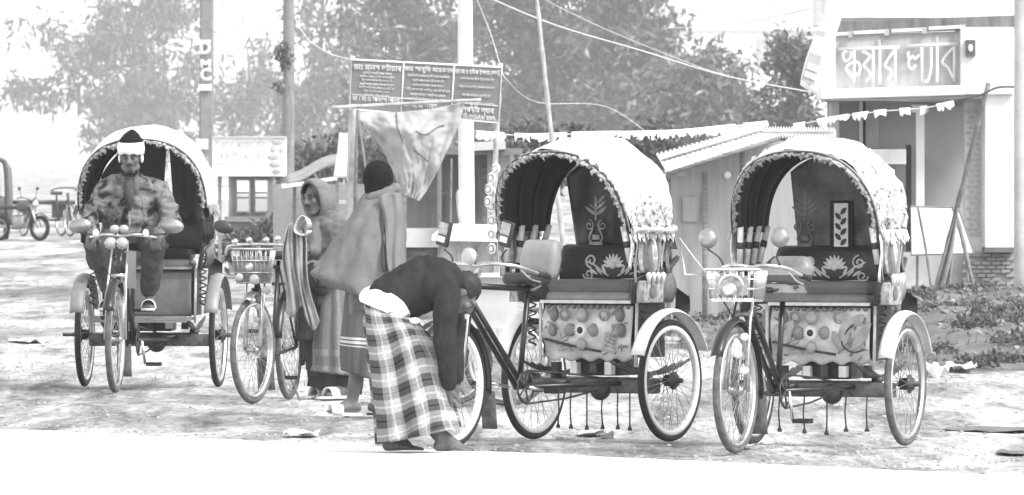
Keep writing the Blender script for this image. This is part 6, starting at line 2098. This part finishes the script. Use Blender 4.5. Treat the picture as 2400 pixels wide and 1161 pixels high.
def motorbike():
    d = 193.0
    rt = ebase('motorbike', 'parked motorbike in the mist beside the auto rickshaw', 'motorbike', 46, d)
    rt.scale = (.86,) * 3
    rt.rotation_euler = (0, 0, math.radians(52))
    for y in (-.64, .62):
        o = link('wheel', ring_x(.265, circ(.045)).mesh('moto_tyre', rubber), rt, (0, y, .31))
        link('rim', ring_x(.20, [(-.012, -.02), (.012, -.02), (.012, .02), (-.012, .02)], 30).mesh('moto_rim', steel), o)
    for sx in (.07, -.07):
        MB().tube([(sx, -.64, .31), (sx, -.40, .88)], .022, 7).build('fork_leg', chrome, rt)
    MB().tube(crv([(-.36, -.22, 1.02), (-.2, -.33, 1.04), (0, -.38, .96), (.2, -.33, 1.04), (.36, -.22, 1.02)], 4), .014, 7).build('handlebar', dark_metal, rt)
    MB().ell((0, -.12, .82), (.13, .26, .13)).build('fuel_tank', paint_fog, rt)
    MB().rbox((0, .32, .80), (.24, .62, .09), .04).build('seat', vinyl_dark, rt)
    MB().rbox((0, -.02, .46), (.24, .36, .34), .06).build('engine', steel, rt)
    MB().tube([(0, -.36, .85), (0, -.15, .35), (0, .3, .40), (0, .45, .74)], .025, 7).build('frame', dark_metal, rt)
    MB().ell((0, -.50, .88), (.09, .07, .10)).build('headlamp', chrome, rt)
    MB().tube(crv([(.12, -.1, .35), (.14, .2, .30), (.14, .75, .36)], 4), [.02] * 4 + [.035] * 5, 8).build('exhaust', chrome, rt)
    g = arc_guard(.35, math.radians(165), math.radians(20), .12).build('mudguard', paint_fog, rt, loc=(0, .62, .31)); thicken(g, .006)
    g = arc_guard(.34, math.radians(150), math.radians(10), .11).build('mudguard', paint_fog, rt, loc=(0, -.64, .31)); thicken(g, .006)
    for sx in (1, -1):
        m = MB().ell((sx * .33, -.28, 1.26), (.06, .02, .045)).build('mirror', dark_metal, rt)
        MB().tube([(sx * .26, -.28, 1.04), (sx * .32, -.28, 1.22)], .008, 5).build('mirror_stalk', dark_metal, m)
motorbike()
def cycle_van():
    d = 205.0
    rt = ebase('cycle_van', 'flat bed cycle van standing in the mist left of the driver', 'cycle van', 112, d)
    rt.rotation_euler = (0, 0, math.radians(25))
    for x, y in ((0, -1.3), (.45, .3), (-.45, .3)):
        wheel(rt, (x, y, R), 0, RIM, 0, True)
    for k in range(6):
        MB().box((-.42 + .168 * k, .35, .78), (.155, 1.5, .03)).build('plank', wood_grey, rt, smooth=False)
    MB().box((0, -.35, .73), (1.0, .06, .07)).box((0, 1.0, .73), (1.0, .06, .07)).build('bed_rail', dark_metal, rt, smooth=False)
    MB().tube([(0, -1.3, R), (0, -1.15, .95)], .03, 7).build('fork', dark_metal, rt)
    MB().tube(crv([(-.28, -.9, 1.0), (-.2, -1.1, 1.06), (.2, -1.1, 1.06), (.28, -.9, 1.0)], 4), .015, 7).build('handlebar', dark_metal, rt)
    MB().tube([(0, -1.15, .8), (0, -.6, .35), (0, .3, .36)], .024, 7).tube([(0, -.6, .35), (0, -.5, .9)], .02, 7).build('frame', dark_metal, rt)
    MB().rbox((0, -.5, .95), (.2, .28, .08), .03).build('saddle', vinyl_dark, rt)
    MB().tube([(.45, .3, R), (-.45, .3, R)], .02, 7).build('axle', dark_metal, rt)
    for sx in (.35, -.35):
        MB().box((sx, .3, .58), (.06, .5, .36)).build('spring', dark_metal, rt, smooth=False)
cycle_van()

# ------------------------------------------------------------------ morning haze
hz = MB().box((0, 1190, 22.5), (1080, 2540, 47.0)).mesh('haze', mat('haze_dummy', .5))
hz.materials.clear()
hm = bpy.data.materials.new('haze'); hm.use_nodes = True
t = hm.node_tree; t.nodes.clear()
out = t.nodes.new('ShaderNodeOutputMaterial'); pv = t.nodes.new('ShaderNodeVolumePrincipled')
pv.inputs['Color'].default_value = (.96, .96, .96, 1); pv.inputs['Density'].default_value = HAZE_DENSITY; pv.inputs['Anisotropy'].default_value = .0
t.links.new(pv.outputs[0], out.inputs['Volume'])
hz.materials.append(hm)
tag(link('haze', hz), kind='stuff')
